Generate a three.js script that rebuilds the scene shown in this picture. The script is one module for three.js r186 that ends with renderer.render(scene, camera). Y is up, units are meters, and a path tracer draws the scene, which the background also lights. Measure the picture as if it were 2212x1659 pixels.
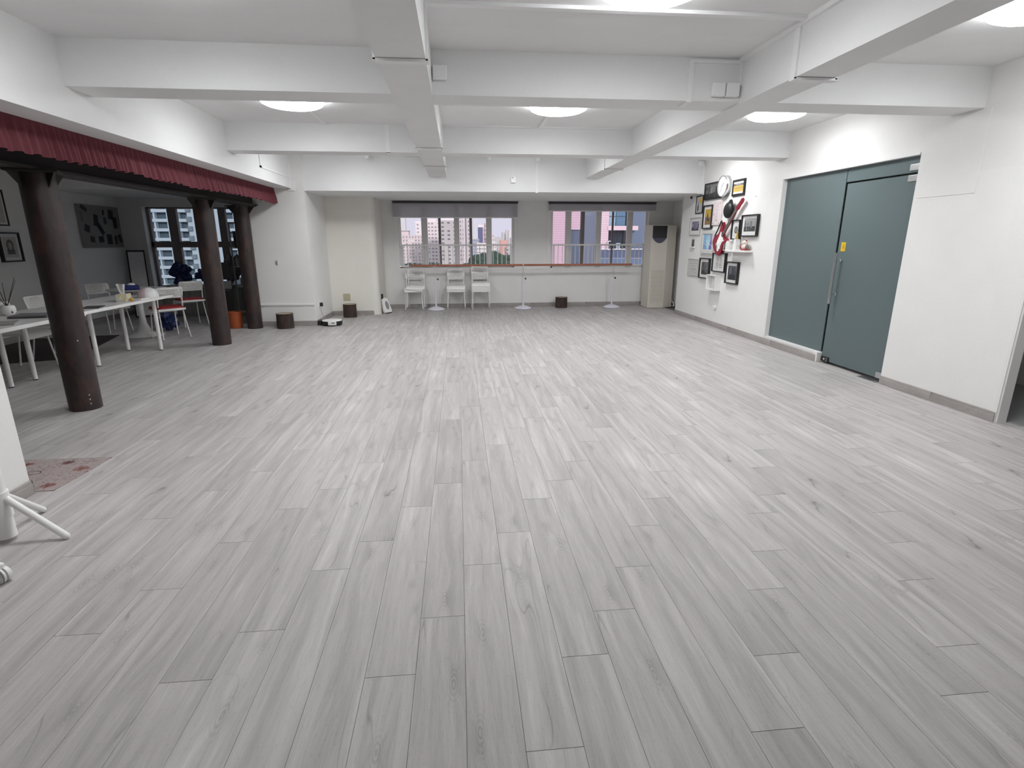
import * as THREE from 'three';
import { RoundedBoxGeometry } from 'three/addons/geometries/RoundedBoxGeometry.js';
import { mergeGeometries } from 'three/addons/utils/BufferGeometryUtils.js';
import { RectAreaLightUniformsLib } from 'three/addons/lights/RectAreaLightUniformsLib.js';

// ------------------------------------------------------------------ camera, sky, exposure
const scene = new THREE.Scene();
const camera = new THREE.PerspectiveCamera(71.14, 2212 / 1659, 0.05, 3000);
camera.position.set(0, 1.45, 0);
camera.rotation.set(THREE.MathUtils.degToRad(-15.06), THREE.MathUtils.degToRad(-5.548), THREE.MathUtils.degToRad(-0.07), 'YXZ');
scene.background = new THREE.Color().setRGB(0.62, 0.61, 0.73);          // flat overcast dusk sky
const sun = new THREE.DirectionalLight(new THREE.Color().setRGB(1, 0.90, 0.90), 1.5);   // low hazy evening sun behind the building, on the city only
sun.position.set(120, 150, 300); sun.target.position.set(0, 0, -200); sun.castShadow = true; sun.shadow.radius = 12;
Object.assign(sun.shadow.camera, { left: -300, right: 300, top: 300, bottom: -300, near: 1, far: 1600 }); scene.add(sun, sun.target);
const renderer = new THREE.WebGLRenderer({ antialias: true });
renderer.toneMapping = THREE.LinearToneMapping;
renderer.toneMappingExposure = 1.15;
renderer.shadowMap.enabled = true;
RectAreaLightUniformsLib.init();
const LAMP_POWER = 23;                                                   // radiance of a ceiling lamp
const LAMP_COLOR = [0.965, 0.985, 1];

// ------------------------------------------------------------------ helpers
let seed = 12345;
const rnd = () => { seed = (seed * 1664525 + 1013904223) >>> 0; return seed / 4294967296; };
const rr = (a, b) => a + (b - a) * rnd();
const PI = Math.PI, V = (x, y, z) => new THREE.Vector3(x, y, z);
const taken = {};
function numbered(n) { const k = taken[n] || 0; taken[n] = k + 1; return k ? `${n}_${String(k).padStart(3, '0')}` : n; }
const norm = g => { let q = g.index ? g.toNonIndexed() : g.clone(); for (const k of Object.keys(q.attributes)) if (!['position', 'normal', 'uv'].includes(k)) q.deleteAttribute(k); q.morphAttributes = {}; q.clearGroups(); return q; };
const merge = a => a.length === 1 ? a[0] : mergeGeometries(a.map(norm));
const box = (w, h, d, x = 0, y = 0, z = 0) => new THREE.BoxGeometry(w, h, d).translate(x, y, z);
const box2 = (x0, x1, y0, y1, z0, z1) => box(Math.abs(x1 - x0), Math.abs(y1 - y0), Math.abs(z1 - z0), (x0 + x1) / 2, (y0 + y1) / 2, (z0 + z1) / 2);
const rbox = (w, h, d, r, x = 0, y = 0, z = 0, s = 2) => new RoundedBoxGeometry(w, h, d, s, Math.min(r, w / 2.01, h / 2.01, d / 2.01)).translate(x, y, z);
const cyl = (r0, r1, h, x = 0, y = 0, z = 0, n = 24) => new THREE.CylinderGeometry(r1, r0, h, n).translate(x, y + h / 2, z);       // r0 at the base
const tube = (pts, r, n = 8, seg = 0, closed = false) => new THREE.TubeGeometry(new THREE.CatmullRomCurve3(pts, closed, 'catmullrom', 0.15), seg || pts.length * 6, r, n, closed);
function rod(a, b, r0, r1 = r0, n = 10) {
  const d = b.clone().sub(a), g = new THREE.CylinderGeometry(r1, r0, d.length(), n);
  g.applyQuaternion(new THREE.Quaternion().setFromUnitVectors(V(0, 1, 0), d.clone().normalize()));
  return g.translate((a.x + b.x) / 2, (a.y + b.y) / 2, (a.z + b.z) / 2);
}
const lathe = (pts, n = 32) => new THREE.LatheGeometry(pts.map(p => new THREE.Vector2(p[0], p[1])), n);
function poly(pts, holes = []) { const s = new THREE.Shape(pts.map(p => new THREE.Vector2(p[0], p[1]))); for (const h of holes) s.holes.push(new THREE.Path(h.map(p => new THREE.Vector2(p[0], p[1])))); return s; }
const rectPts = (x0, x1, y0, y1) => [[x0, y0], [x1, y0], [x1, y1], [x0, y1]];
const extrude = (shape, depth, bevel = 0, seg = 8) => new THREE.ExtrudeGeometry(shape, { depth, curveSegments: seg, bevelEnabled: bevel > 0, bevelSize: bevel, bevelThickness: bevel, bevelSegments: 2 });
function roundRect(w, h, r, cx = 0, cy = 0) {
  const s = new THREE.Shape(), x = cx - w / 2, y = cy - h / 2;
  s.moveTo(x + r, y); s.lineTo(x + w - r, y); s.quadraticCurveTo(x + w, y, x + w, y + r); s.lineTo(x + w, y + h - r); s.quadraticCurveTo(x + w, y + h, x + w - r, y + h);
  s.lineTo(x + r, y + h); s.quadraticCurveTo(x, y + h, x, y + h - r); s.lineTo(x, y + r); s.quadraticCurveTo(x, y, x + r, y); return s;
}
function boxUV(g, s = 0.5) {                                              // texture coordinates in metres (times s) by the way each face points
  g = norm(g); g.computeVertexNormals(); const p = g.attributes.position, n = g.attributes.normal, u = new Float32Array(p.count * 2);
  for (let i = 0; i < p.count; i++) {
    const ax = Math.abs(n.getX(i)), ay = Math.abs(n.getY(i)), az = Math.abs(n.getZ(i));
    const [a, b] = ax > ay && ax > az ? [p.getZ(i), p.getY(i)] : ay > az ? [p.getX(i), p.getZ(i)] : [p.getX(i), p.getY(i)];
    u[2 * i] = a * s; u[2 * i + 1] = b * s;
  }
  g.setAttribute('uv', new THREE.BufferAttribute(u, 2)); return g;
}
function obj(name, geos, mat, parent = scene) {
  const g = Array.isArray(geos) ? merge(geos) : geos, m = new THREE.Mesh(g, mat);
  m.name = parent === scene ? numbered(name) : name; m.castShadow = m.receiveShadow = true; parent.add(m); return m;
}
function tag(o, label, category, group, kind) { Object.assign(o.userData, { label, category }); if (group) o.userData.group = group; if (kind) o.userData.kind = kind; return o; }
function thing(name, label, category, [x, y, z] = [0, 0, 0], turn = 0, group) {
  const o = new THREE.Group(); o.name = numbered(name); o.position.set(x, y, z); o.rotation.y = turn; scene.add(o); return tag(o, label, category, group);
}
function struct(name, geos, mat, label, category) { const o = obj(name, geos, mat); return tag(o, label, category, null, 'structure'); }
function sgroup(name, label, category, pos = [0, 0, 0], turn = 0) { const o = thing(name, label, category, pos, turn); o.userData.kind = 'structure'; return o; }
function copy(src, [x, y, z], turn, label, group) {
  const c = src.clone(); c.name = numbered(src.name.replace(/_\d{3}$/, '')); c.userData = { ...src.userData }; c.position.set(x, y, z); c.rotation.y = turn; scene.add(c);
  if (label) c.userData.label = label; if (group) c.userData.group = group; return c;
}

// value noise
function hash2(x, y) { let h = (x * 374761393 + y * 668265263) | 0; h = Math.imul(h ^ (h >>> 13), 1274126177); return ((h ^ (h >>> 16)) >>> 0) / 4294967296; }
function noise(x, y) { const xi = Math.floor(x), yi = Math.floor(y), fx = x - xi, fy = y - yi, u = fx * fx * (3 - 2 * fx), v = fy * fy * (3 - 2 * fy); const a = hash2(xi, yi), b = hash2(xi + 1, yi), c = hash2(xi, yi + 1), d = hash2(xi + 1, yi + 1); return a + (b - a) * u + (c - a) * v + (a - b - c + d) * u * v; }
const fbm = (x, y, o = 3) => { let s = 0, a = 0.5, t = 0; for (let i = 0; i < o; i++) { s += a * noise(x, y); t += a; a *= 0.5; x = x * 2.03 + 17; y = y * 2.03 + 31; } return s / t; };
function dataTex(w, h, f, srgb = true) {
  const d = new Uint8Array(w * h * 4);
  for (let j = 0; j < h; j++) for (let i = 0; i < w; i++) { const c = f(i, j), k = 4 * (j * w + i); d[k] = Math.max(0, Math.min(255, c[0])); d[k + 1] = Math.max(0, Math.min(255, c[1])); d[k + 2] = Math.max(0, Math.min(255, c[2])); d[k + 3] = 255; }
  const t = new THREE.DataTexture(d, w, h); t.magFilter = THREE.LinearFilter; t.minFilter = THREE.LinearMipmapLinearFilter; t.generateMipmaps = true; t.wrapS = t.wrapT = THREE.RepeatWrapping; if (srgb) t.colorSpace = THREE.SRGBColorSpace; t.needsUpdate = true; return t;
}
function canvasTex(w, h, draw) { const c = document.createElement('canvas'); c.width = w; c.height = h; draw(c.getContext('2d'), w, h); const t = new THREE.CanvasTexture(c); t.colorSpace = THREE.SRGBColorSpace; t.anisotropy = 8; return t; }
const mat = (hex, roughness = 0.6, o = {}) => new THREE.MeshStandardMaterial({ color: hex, roughness, ...o });
const matL = (r, g, b, roughness = 0.6, o = {}) => new THREE.MeshStandardMaterial({ color: new THREE.Color().setRGB(r, g, b), roughness, ...o });

// ------------------------------------------------------------------ materials
const plasterTex = dataTex(512, 512, (i, j) => { const w = k => noise(i / 512 * k, j / 512 * k); const q = (fbm(i / 64, j / 64, 3) - 0.5) * 5 + (hash2(i, j) - 0.5) * 4; return [248 + q, 248 + q, 247 + q]; });
const plasterBump = dataTex(512, 512, (i, j) => { const q = 128 + (fbm(i / 7, j / 7, 2) - 0.5) * 90 + (hash2(i, j + 900) - 0.5) * 30; return [q, q, q]; }, false);
const M = {
  wall: matL(0.87, 0.862, 0.85, 0.85, { map: plasterTex, bumpMap: plasterBump, bumpScale: 0.0006 }),
  cream: matL(0.86, 0.835, 0.78, 0.85, { map: plasterTex, bumpMap: plasterBump, bumpScale: 0.0006 }),
  ceiling: matL(0.87, 0.87, 0.875, 0.9, { map: plasterTex, bumpMap: plasterBump, bumpScale: 0.0008 }),
  trunk: matL(0.86, 0.86, 0.86, 0.5),
  whitePaint: matL(0.80, 0.79, 0.78, 0.45),
  whitePlastic: matL(0.86, 0.85, 0.835, 0.35),
  lavender: matL(0.78, 0.75, 0.84, 0.35),
  whiteMetal: matL(0.85, 0.84, 0.83, 0.35),
  dark: matL(0.02, 0.02, 0.02, 0.5), black: matL(0.012, 0.012, 0.013, 0.45),
  chrome: matL(0.75, 0.75, 0.76, 0.18, { metalness: 1 }), steel: matL(0.55, 0.55, 0.55, 0.35, { metalness: 1 }),
  grey: matL(0.30, 0.30, 0.31, 0.6), greyDark: matL(0.08, 0.08, 0.085, 0.6),
  aluminium: matL(0.62, 0.61, 0.60, 0.45, { metalness: 0.2 }),
  subfloor: matL(0.16, 0.15, 0.14, 0.9),
  red: matL(0.33, 0.012, 0.012, 0.7), guitarRed: matL(0.26, 0.012, 0.028, 0.25),
  orange: matL(0.42, 0.095, 0.03, 0.35),
  blue: matL(0.012, 0.025, 0.11, 0.45),
  pane: new THREE.MeshPhysicalMaterial({ color: 0xffffff, roughness: 0, transmission: 1, thickness: 0, ior: 1.45 }),
  tealPane: new THREE.MeshPhysicalMaterial({ color: new THREE.Color().setRGB(0.62, 0.72, 0.75), roughness: 0, transmission: 1, thickness: 0, ior: 1.45 }),
  frosted: new THREE.MeshPhysicalMaterial({ color: new THREE.Color().setRGB(0.150, 0.198, 0.205), roughness: 0.38, transmission: 0.22, thickness: 0, ior: 1.45 }),
};
// steel pillar with rust-brown patches
const rustTex = dataTex(512, 1024, (i, j) => { const a = fbm(i / 60 + 3, j / 90, 4), b = fbm(i / 14, j / 30 + 40, 3), k = Math.max(0, Math.min(1, (a - 0.47) * 5)); const g = (b - 0.5) * 16 + (hash2(i, j) - 0.5) * 6; return [50 + 15 * k + g, 40 + 7 * k + g * 0.85, 39 + 4 * k + g * 0.8]; });
M.rust = new THREE.MeshStandardMaterial({ map: rustTex, roughness: 0.42, color: 0xffffff });
M.brownBlack = matL(0.022, 0.016, 0.015, 0.55);

// ------------------------------------------------------------------ floor: vinyl planks
const ROWS = 12, TW = 2048, TH = 2040, RH = TH / ROWS, PW = 0.1725, PL = 1.22;
const knots = []; for (let r = 0; r < ROWS; r++) { const k = []; const n = 1 + Math.floor(rnd() * 2.4); for (let i = 0; i < n; i++) k.push([rr(0.06, 1.16), rr(0.025, 0.145), rr(0.006, 0.013)]); knots.push(k); }
const plankTex = dataTex(TW, TH, (i, j) => {
  const r = Math.min(ROWS - 1, Math.floor(j / RH)), u = i / TW * PL, v = (j - r * RH) / RH * PW, s = r * 53.7;
  let du = 0, dv = 0, ring = 0;
  for (const [ku, kv, kr] of knots[r]) { const a = (u - ku) / 3.2, b = v - kv, d = Math.sqrt(a * a + b * b); if (d < kr * 5) { const w = Math.exp(-d * d / (kr * kr * 3)); dv += b * w * 2.2; ring += w * (0.55 + 0.45 * Math.sin(d / kr * 9 + s)); } }
  const wv = v + dv + (fbm(u * 1.7 + s, v * 9, 2) - 0.5) * 0.055;
  const broad = fbm(u * 0.9 + s, wv * 24 + s, 3) - 0.5, mid = fbm(u * 2.6 + s, wv * 40, 3) - 0.5, fine = noise(u * 16 + s, wv * 420) - 0.5, pore = noise(u * 60 + s, v * 700);
  const cr = Math.abs(fbm(u * 1.5 + s * 1.3, wv * 13 + 7, 2) - 0.52), crack = Math.max(0, 1 - cr / 0.012) * Math.max(0, noise(u * 5 + s, v * 12) - 0.42) * 1.6;
  let L = 178 + broad * 25 + mid * 34 + fine * 10 - (pore > 0.83 ? 9 : 0) - crack * 40 - ring * 24 + (hash2(r, 7) - 0.5) * 9;
  return [L + 2.5, L - 2, L - 3.5];
});
M.plank = new THREE.MeshPhysicalMaterial({ map: plankTex, roughness: 0.5, specularIntensity: 0.8 });
const FX0 = -6.55, FX1 = 4.4, FZ0 = -12.0, FZ1 = 2.6;
const floor = struct('floor', box2(-6.7, 6.6, -0.2, -0.012, -12.2, 2.7), M.subfloor, 'grey wood-look plank floor running the whole length of the studio', 'floor');
function plankGeo(len, row, u0, flip) {
  const g = new THREE.BoxGeometry(PW - 0.0013, 0.012, len - 0.002), uv = g.attributes.uv, p = g.attributes.position, n = g.attributes.normal;
  for (let k = 0; k < uv.count; k++) {
    let a = u0 + (p.getZ(k) + len / 2) / PL, b = (p.getX(k) + PW / 2) / PW; if (flip) { a = 1 - a; b = 1 - b; }
    uv.setXY(k, a, (row + 0.02 + 0.96 * b) / ROWS);
  }
  return g;
}
const fullGeo = []; for (let r = 0; r < ROWS; r++) for (const f of [0, 1]) fullGeo.push(plankGeo(PL, r, 0, f));
const planks = [];
for (let k = Math.floor((FX0 + 0.0125) / PW), kEnd = Math.ceil((FX1 + 0.0125) / PW); k < kEnd; k++) {
  const x = -0.0125 + (k + 0.5) * PW, off = ((-2.157 - 0.305 * k + (hash2(k + 50, 3) - 0.5) * 0.12) % PL + PL) % PL;
  for (let z = Math.floor(FZ0 / PL) * PL - PL + off; z < FZ1; z += PL) {
    const a = Math.max(z, FZ0), b = Math.min(z + PL, FZ1); if (b - a < 0.03) continue;
    planks.push({ x, a, b, z, row: Math.floor(hash2(k + 99, Math.round(z * 10)) * ROWS), flip: hash2(k + 5, Math.round(z * 10) + 3) > 0.5 ? 1 : 0 });
  }
}
camera.updateMatrixWorld(); camera.updateProjectionMatrix();
const pv = new THREE.Matrix4().multiplyMatrices(camera.projectionMatrix, camera.matrixWorldInverse.copy(camera.matrixWorld).invert());
for (const p of planks) { const c = V(p.x, 0, (p.a + p.b) / 2).applyMatrix4(pv); const d = Math.hypot(p.x, 1.45, (p.a + p.b) / 2); p.key = (p.a + p.b) / 2 < -0.9 && Math.abs(c.x) < 1.08 && Math.abs(c.y) < 1.12 && !(p.x < -2.6 && p.b > -3.2) ? d : d + 100; }
planks.sort((a, b) => a.key - b.key);
const rest = [];
planks.forEach((p, i) => {
  const full = p.b - p.a > PL - 1e-4, g = full ? fullGeo[p.row * 2 + p.flip] : plankGeo(p.b - p.a, p.row, (p.a - p.z) / PL, p.flip);
  if (i < 300) { const m = obj('plank', g, M.plank, floor); m.position.set(p.x, -0.006, (p.a + p.b) / 2); }
  else rest.push(g.clone().translate(p.x, -0.006, (p.a + p.b) / 2));
});
const field = obj('plank_field', rest, M.plank, floor); field.userData.kind = 'stuff';

// ------------------------------------------------------------------ shell of the room
const CEIL = 2.79, BB = 2.475;
struct('ceiling', boxUV(box2(-6.8, 6.6, CEIL, CEIL + 0.18, -12.2, 2.75)), M.ceiling, 'white painted concrete ceiling slab between the beams', 'ceiling');
const backShape = poly(rectPts(-2.6, 4.95, -0.1, 2.3), [rectPts(-1.25, 1.22, 0.86, 2.2), rectPts(2.02, 4.19, 0.84, 2.2)]);
struct('wall_back', boxUV(extrude(backShape, 0.2).translate(0, 0, -12.2)), M.wall, 'white window wall behind the ballet barre', 'wall');
const rw1 = extrude(poly([[-2.75, -0.1], [2.6, -0.1], [2.6, 2.12], [3.76, 2.12], [3.76, -0.1], [5.005, -0.1], [5.005, 2.22], [7.2, 2.22], [7.2, 0.115], [6.05, 0.115], [6.05, -0.1], [10.5, -0.1], [10.5, CEIL], [-2.75, CEIL]]), 0.085).rotateY(PI / 2).translate(4.33, 0, 0);
struct('wall_right', boxUV(rw1), M.wall, 'white wall carrying the picture display and the frosted glass doorway', 'wall');
struct('wall_right', boxUV(merge([box2(4.75, 4.9, -0.1, 2.3, -12.1, -10.38), box2(4.345, 4.9, -0.1, CEIL, -10.52, -10.4)])), M.wall, 'short recessed wall beside the standing air conditioner', 'wall');
struct('wall_right', boxUV(rbox(0.02, 0.66, 0.6, 0.005, 4.336, 2.15, -4.67)), M.wall, 'slightly raised plaster patch high on the wall near the glass door', 'wall');
struct('wall_left', boxUV(box2(-6.7, -6.55, -0.1, CEIL, -12.2, 2.7)), M.wall, 'pale wall of the dim side room hung with pictures', 'wall');
const lback = extrude(poly(rectPts(-6.6, -3.3, -0.1, 2.3), [rectPts(-6.13, -4.05, 0.5, 2.08)]), 0.25).translate(0, 0, -11.9);
struct('wall_back', boxUV(lback), M.wall, 'window wall at the end of the dim side room', 'wall');
struct('wall_front', boxUV(box2(-6.7, 4.5, -0.1, CEIL, 2.6, 2.75)), M.wall, 'white end wall opposite the windows', 'wall');
struct('wall_left', boxUV(box2(-2.75, -2.55, -0.1, 2.3, -3.17, 2.62)), M.wall, 'white partition wall end beside the flower-patterned mat', 'wall');
struct('column', boxUV(box2(-3.42, -2.5, -0.1, CEIL, -12.1, -9.64)), M.wall, 'broad white square column closing the row of steel pillars', 'column');
const bumpS = new THREE.Shape(); bumpS.moveTo(-2.55, 10.95); bumpS.lineTo(-1.72, 10.95); bumpS.quadraticCurveTo(-1.58, 10.95, -1.58, 11.09); bumpS.lineTo(-1.58, 12.05); bumpS.lineTo(-2.55, 12.05); bumpS.closePath();
struct('column', boxUV(extrude(bumpS, 2.4, 0, 10).rotateX(-PI / 2).translate(0, -0.1, 0)), M.cream, 'cream pier with a rounded corner beside the windows', 'column');
// beams
struct('ceiling_beam', boxUV(box2(-2.98, -2.70, 2.265, CEIL + 0.01, -9.66, 2.62)), M.ceiling, 'white downstand beam above the red valance', 'beam');
struct('ceiling_beam', boxUV(box2(-0.45, -0.16, BB - 0.004, CEIL + 0.01, -9.72, 2.62)), M.ceiling, 'white lengthwise beam in the middle of the ceiling', 'beam');
struct('ceiling_beam', boxUV(box2(2.22, 2.49, BB - 0.003, CEIL + 0.01, -9.72, 2.62)), M.ceiling, 'white lengthwise beam between the two lamps rows near the glass door', 'beam');
struct('ceiling_beam', boxUV(box2(-2.75, 4.36, 2.488, CEIL + 0.01, -4.75, -4.44)), M.ceiling, 'white cross beam above the near bay of lamps, with two small junction boxes', 'beam');
struct('ceiling_beam', boxUV(box2(-2.75, 4.36, 2.478, CEIL + 0.01, -7.46, -7.16)), M.ceiling, 'white cross beam between the lamps and the window soffit', 'beam');
struct('ceiling_beam', boxUV(box2(-2.75, 4.36, 2.488, CEIL + 0.01, -2.05, -1.75)), M.ceiling, 'white cross beam overhead', 'beam');
struct('ceiling_soffit', boxUV(box2(-6.6, 4.9, 2.235, CEIL + 0.01, -12.15, -9.68)), M.ceiling, 'deep white dropped soffit in front of the windows', 'soffit');
// space behind the glass door and beyond the doorway
struct('corridor_floor', boxUV(box2(4.4, 6.5, -0.1, -0.005, -9.0, 2.7)), matL(0.30, 0.31, 0.31, 0.5), 'plain grey corridor floor beyond the doorway', 'floor');
struct('corridor', boxUV(merge([box2(5.75, 5.9, -0.1, CEIL, -9.0, 2.7), box2(4.4, 5.9, -0.1, CEIL, -9.1, -8.98), box2(4.4, 5.9, -0.1, CEIL, 2.6, 2.72)])), M.wall, 'white corridor walls behind the frosted glass', 'corridor');
// baseboards
M.base = new THREE.MeshStandardMaterial({ map: plankTex, roughness: 0.55, color: new THREE.Color().setRGB(0.78, 0.76, 0.74) });
function baseGeo(x0, z0, x1, z1, h = 0.085) {                              // a skirting strip from one floor point to another, its face on the walking side to the hand of travel
  const L = Math.hypot(x1 - x0, z1 - z0), g = merge([rbox(L, h * 0.72, 0.016, 0.003, 0, h * 0.36, 0, 1), rbox(L - 0.002, h * 0.3, 0.010, 0.003, 0, h * 0.85, 0, 1)]); const a = Math.atan2(-(z1 - z0), x1 - x0); const q = boxUV(g, 0.8); const uv = q.attributes.uv; for (let i = 0; i < uv.count; i++) uv.setY(i, (3 + (uv.getY(i) % 1 + 1) % 1 * 0.9) / ROWS);
  return q.rotateY(a).translate((x0 + x1) / 2, 0, (z0 + z1) / 2);
}
const bb = (n, geos, l) => struct(n, geos, M.base, l, 'baseboard');
bb('baseboard_right', [baseGeo(4.323, -10.5, 4.323, -6.05), baseGeo(4.323, -5.0, 4.323, -3.76)], 'grey wood-look baseboard along the picture wall');
bb('baseboard_back', [baseGeo(-1.58, -11.993, 4.75, -11.993), baseGeo(4.743, -12, 4.743, -10.52)], 'grey baseboard under the windows');
bb('baseboard_left', [baseGeo(-3.40, -9.633, -2.494, -9.633), baseGeo(-2.493, -9.633, -2.493, -10.95), baseGeo(-2.5, -10.943, -1.70, -10.943), baseGeo(-1.573, -11.1, -1.573, -12)], 'grey baseboard round the square column and cream pier');
bb('baseboard_left', [baseGeo(-2.543, -3.17, -2.543, 2.6), baseGeo(-2.75, -3.177, -2.536, -3.177)], 'grey baseboard at the foot of the partition wall end');
bb('baseboard_left', [baseGeo(-6.543, -11.65, -6.543, 2.6), baseGeo(-6.55, -11.643, -3.42, -11.643)], 'grey baseboard round the dim side room');

// ------------------------------------------------------------------ ceiling lamps
M.lampGlow = new THREE.MeshStandardMaterial({ color: 0xffffff, roughness: 0.4, emissive: new THREE.Color().setRGB(0.965, 0.985, 1), emissiveIntensity: 13 });
M.dimGlow = new THREE.MeshStandardMaterial({ color: 0xffffff, roughness: 0.4, emissive: new THREE.Color().setRGB(1, 0.98, 0.95), emissiveIntensity: 3 });
{ const t = thing('corridor_lamp', 'small round lamp on the corridor ceiling', 'ceiling lamp', [5.1, CEIL, -1.9]); obj('base_plate', cyl(0.16, 0.16, 0.012, 0, -0.012, 0, 32), M.whiteMetal, t); obj('lamp_diffuser', lathe([[0.001, -0.06], [0.12, -0.055], [0.165, -0.035], [0.16, -0.012], [0, -0.012]], 32), M.dimGlow, t); const L = new THREE.RectAreaLight(new THREE.Color().setRGB(1, 0.98, 0.95), 8, 0.22, 0.22); L.position.set(5.1, CEIL - 0.066, -1.9); L.rotation.x = -PI / 2; scene.add(L); }
function ceilingLamp(x, z, label) {
  const t = thing('ceiling_lamp', label, 'ceiling lamp', [x, CEIL, z], 0, 'round ceiling lamps');
  obj('base_plate', cyl(0.27, 0.27, 0.014, 0, -0.014, 0, 40), M.whiteMetal, t);
  obj('lamp_diffuser', lathe([[0.001, -0.082], [0.17, -0.08], [0.25, -0.071], [0.286, -0.055], [0.298, -0.034], [0.292, -0.013], [0.0, -0.013]], 48), M.lampGlow, t);
  const L = new THREE.RectAreaLight(new THREE.Color().setRGB(...LAMP_COLOR), LAMP_POWER, 0.40, 0.40); L.position.set(x, CEIL - 0.088, z); L.rotation.x = -PI / 2; scene.add(L);
  return t;
}
ceilingLamp(-1.58, -5.97, 'round glowing ceiling lamp in the bay between the red valance and the middle beam');
ceilingLamp(1.06, -5.97, 'round glowing ceiling lamp between the middle beam and the picture wall beam, far bay');
ceilingLamp(3.46, -6.05, 'round glowing ceiling lamp above the frosted glass panel');
ceilingLamp(1.07, -3.20, 'round glowing ceiling lamp above the open floor in the near bay, beside the middle beam');
ceilingLamp(3.42, -3.22, 'round glowing ceiling lamp near the open doorway with the white jamb');
ceilingLamp(-1.58, -3.20, 'round glowing ceiling lamp above the partition wall end');
ceilingLamp(-1.58, -8.4, 'round glowing ceiling lamp tucked behind the far cross beam near the square column');
ceilingLamp(1.06, -8.4, 'round glowing ceiling lamp tucked behind the far cross beam in the middle');
ceilingLamp(3.46, -8.4, 'round glowing ceiling lamp tucked behind the far cross beam near the wall clock');

// ------------------------------------------------------------------ plastic cable trunking, junction boxes, small ceiling fittings
const tr = (geos, label) => tag(obj('cable_trunking', geos, M.trunk), label, 'cable trunking', 'white cable trunking', 'structure');
const W = 0.03;
function wrap(x0, x1, z, w = 0.055, t = 0.014) { return [box2(x0 - t, x0, BB - 0.015, CEIL, z - w / 2, z + w / 2), box2(x1, x1 + t, BB - 0.015, CEIL, z - w / 2, z + w / 2), box2(x0 - t - 0.004, x1 + t + 0.004, BB - 0.022, BB - 0.006, z - w / 2, z + w / 2)]; }
tr([...wrap(-0.45, -0.16, -3.58), box2(-0.146, 2.206, CEIL - 0.02, CEIL, -3.645, -3.60)], 'white trunking looped round the middle beam and run across the near bay');
tr([...wrap(2.22, 2.49, -3.72), box2(2.504, 3.15, CEIL - 0.02, CEIL, -3.74, -3.70)], 'white trunking looped under the beam towards the doorway lamp');
tr([...wrap(-0.45, -0.16, -6.75), box2(-0.146, 2.22, CEIL - 0.015, CEIL, -7.157, -7.13)], 'white trunking looped round the middle beam before the far cross beam');
tr([...wrap(-0.45, -0.16, -8.35)], 'white trunking looped round the middle beam near the soffit');
tr([...wrap(2.22, 2.49, -8.45)], 'white trunking looped under the beam near the soffit');
tr([box2(1.79, 1.83, 2.476, 2.75, -4.44, -4.428), box2(1.79, 2.22, 2.75, 2.775, -4.44, -4.4275), box2(2.2, 2.22, 2.60, 2.75, -4.44, -4.427), box2(1.79, 1.83, 2.475, 2.488, -4.6, -4.44)], 'thin white trunking framing the junction boxes on the cross beam');
tr([box2(2.19, 2.22, CEIL - 0.03, CEIL, -4.44, -1.9)], 'white trunking in the ceiling corner along the lengthwise beam');
tr([box2(-0.84, -0.79, 2.47, CEIL, -7.172, -7.156), box2(-0.84, -0.79, 2.462, 2.478, -7.47, -7.156), box2(-0.84, -0.79, CEIL - 0.02, CEIL, -9.68, -7.46), box2(-2.4, -0.5, CEIL - 0.02, CEIL, -9.68, -9.655)], 'white trunking stepping over the far cross beam to the soffit');
tr([box2(-2.70, -2.688, 2.42, CEIL, -8.30, -8.25), box2(-2.70, -2.688, 2.42, 2.445, -9.64, -8.25), box2(-2.71, -2.68, 2.25, CEIL, -9.64, -9.60), box2(-2.745, -2.64, 2.225, 2.25, -9.655, -9.62), box2(-2.66, -2.63, 2.23, 2.38, -9.655, -9.635)], 'white trunking framing the end of the valance beam');
tr([box2(1.35, 1.39, 2.222, CEIL, -9.68, -9.666), box2(1.352, 1.388, 2.222, 2.235, -9.80, -9.67)], 'white trunking dropping down the soffit between the windows');
tr([box2(2.5, 4.2, CEIL - 0.02, CEIL, -9.68, -9.65), rbox(0.1, 0.09, 0.05, 0.01, 4.25, 2.72, -9.66), box2(4.3, 4.33, 2.25, 2.74, -9.68, -9.66), box2(4.24, 4.33, 2.225, 2.29, -9.68, -9.655)], 'white trunking in the corner of soffit and picture wall');
tr([rbox(0.9, 0.035, 0.018, 0.004, -2.95, 0.372, -9.631)], 'thin white trunking rail low on the square column');
tr([box2(-1.55, -1.51, CEIL - 0.02, CEIL, -7.16, -6.27)], 'short white trunking from lamp to far cross beam beside the valance bay');
tr([box2(1.02, 1.06, CEIL - 0.02, CEIL, -7.16, -6.27)], 'short white trunking from lamp to far cross beam in the middle bay');
tr([box2(1.05, 1.09, CEIL - 0.018, CEIL, -3.599, -3.48)], 'short white trunking stub beside the near bay lamp');
const jb = (x, y, z, l) => tag(obj('junction_box', rbox(0.105, 0.095, 0.045, 0.008, x, y, z), M.trunk), l, 'junction box', 'white junction boxes on the beams');
jb(2.03, 2.565, -4.418, 'white junction box on the cross beam, the one away from the corner');
jb(2.145, 2.565, -4.418, 'white junction box on the cross beam, next to the lengthwise beam corner');
jb(-0.10, 2.63, -4.418, 'single white junction box where cross beam meets middle beam');
function ceilingSpot(x, label) {
  const t = thing('spotlight_holder', label, 'spotlight', [x, CEIL, -9.45], 0, 'small round fittings on the ceiling before the soffit');
  obj('mount', cyl(0.05, 0.05, 0.03, 0, -0.03, 0, 20), M.trunk, t); obj('socket', cyl(0.03, 0.036, 0.05, 0, -0.08, 0, 20), M.whitePlastic, t);
}
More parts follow.
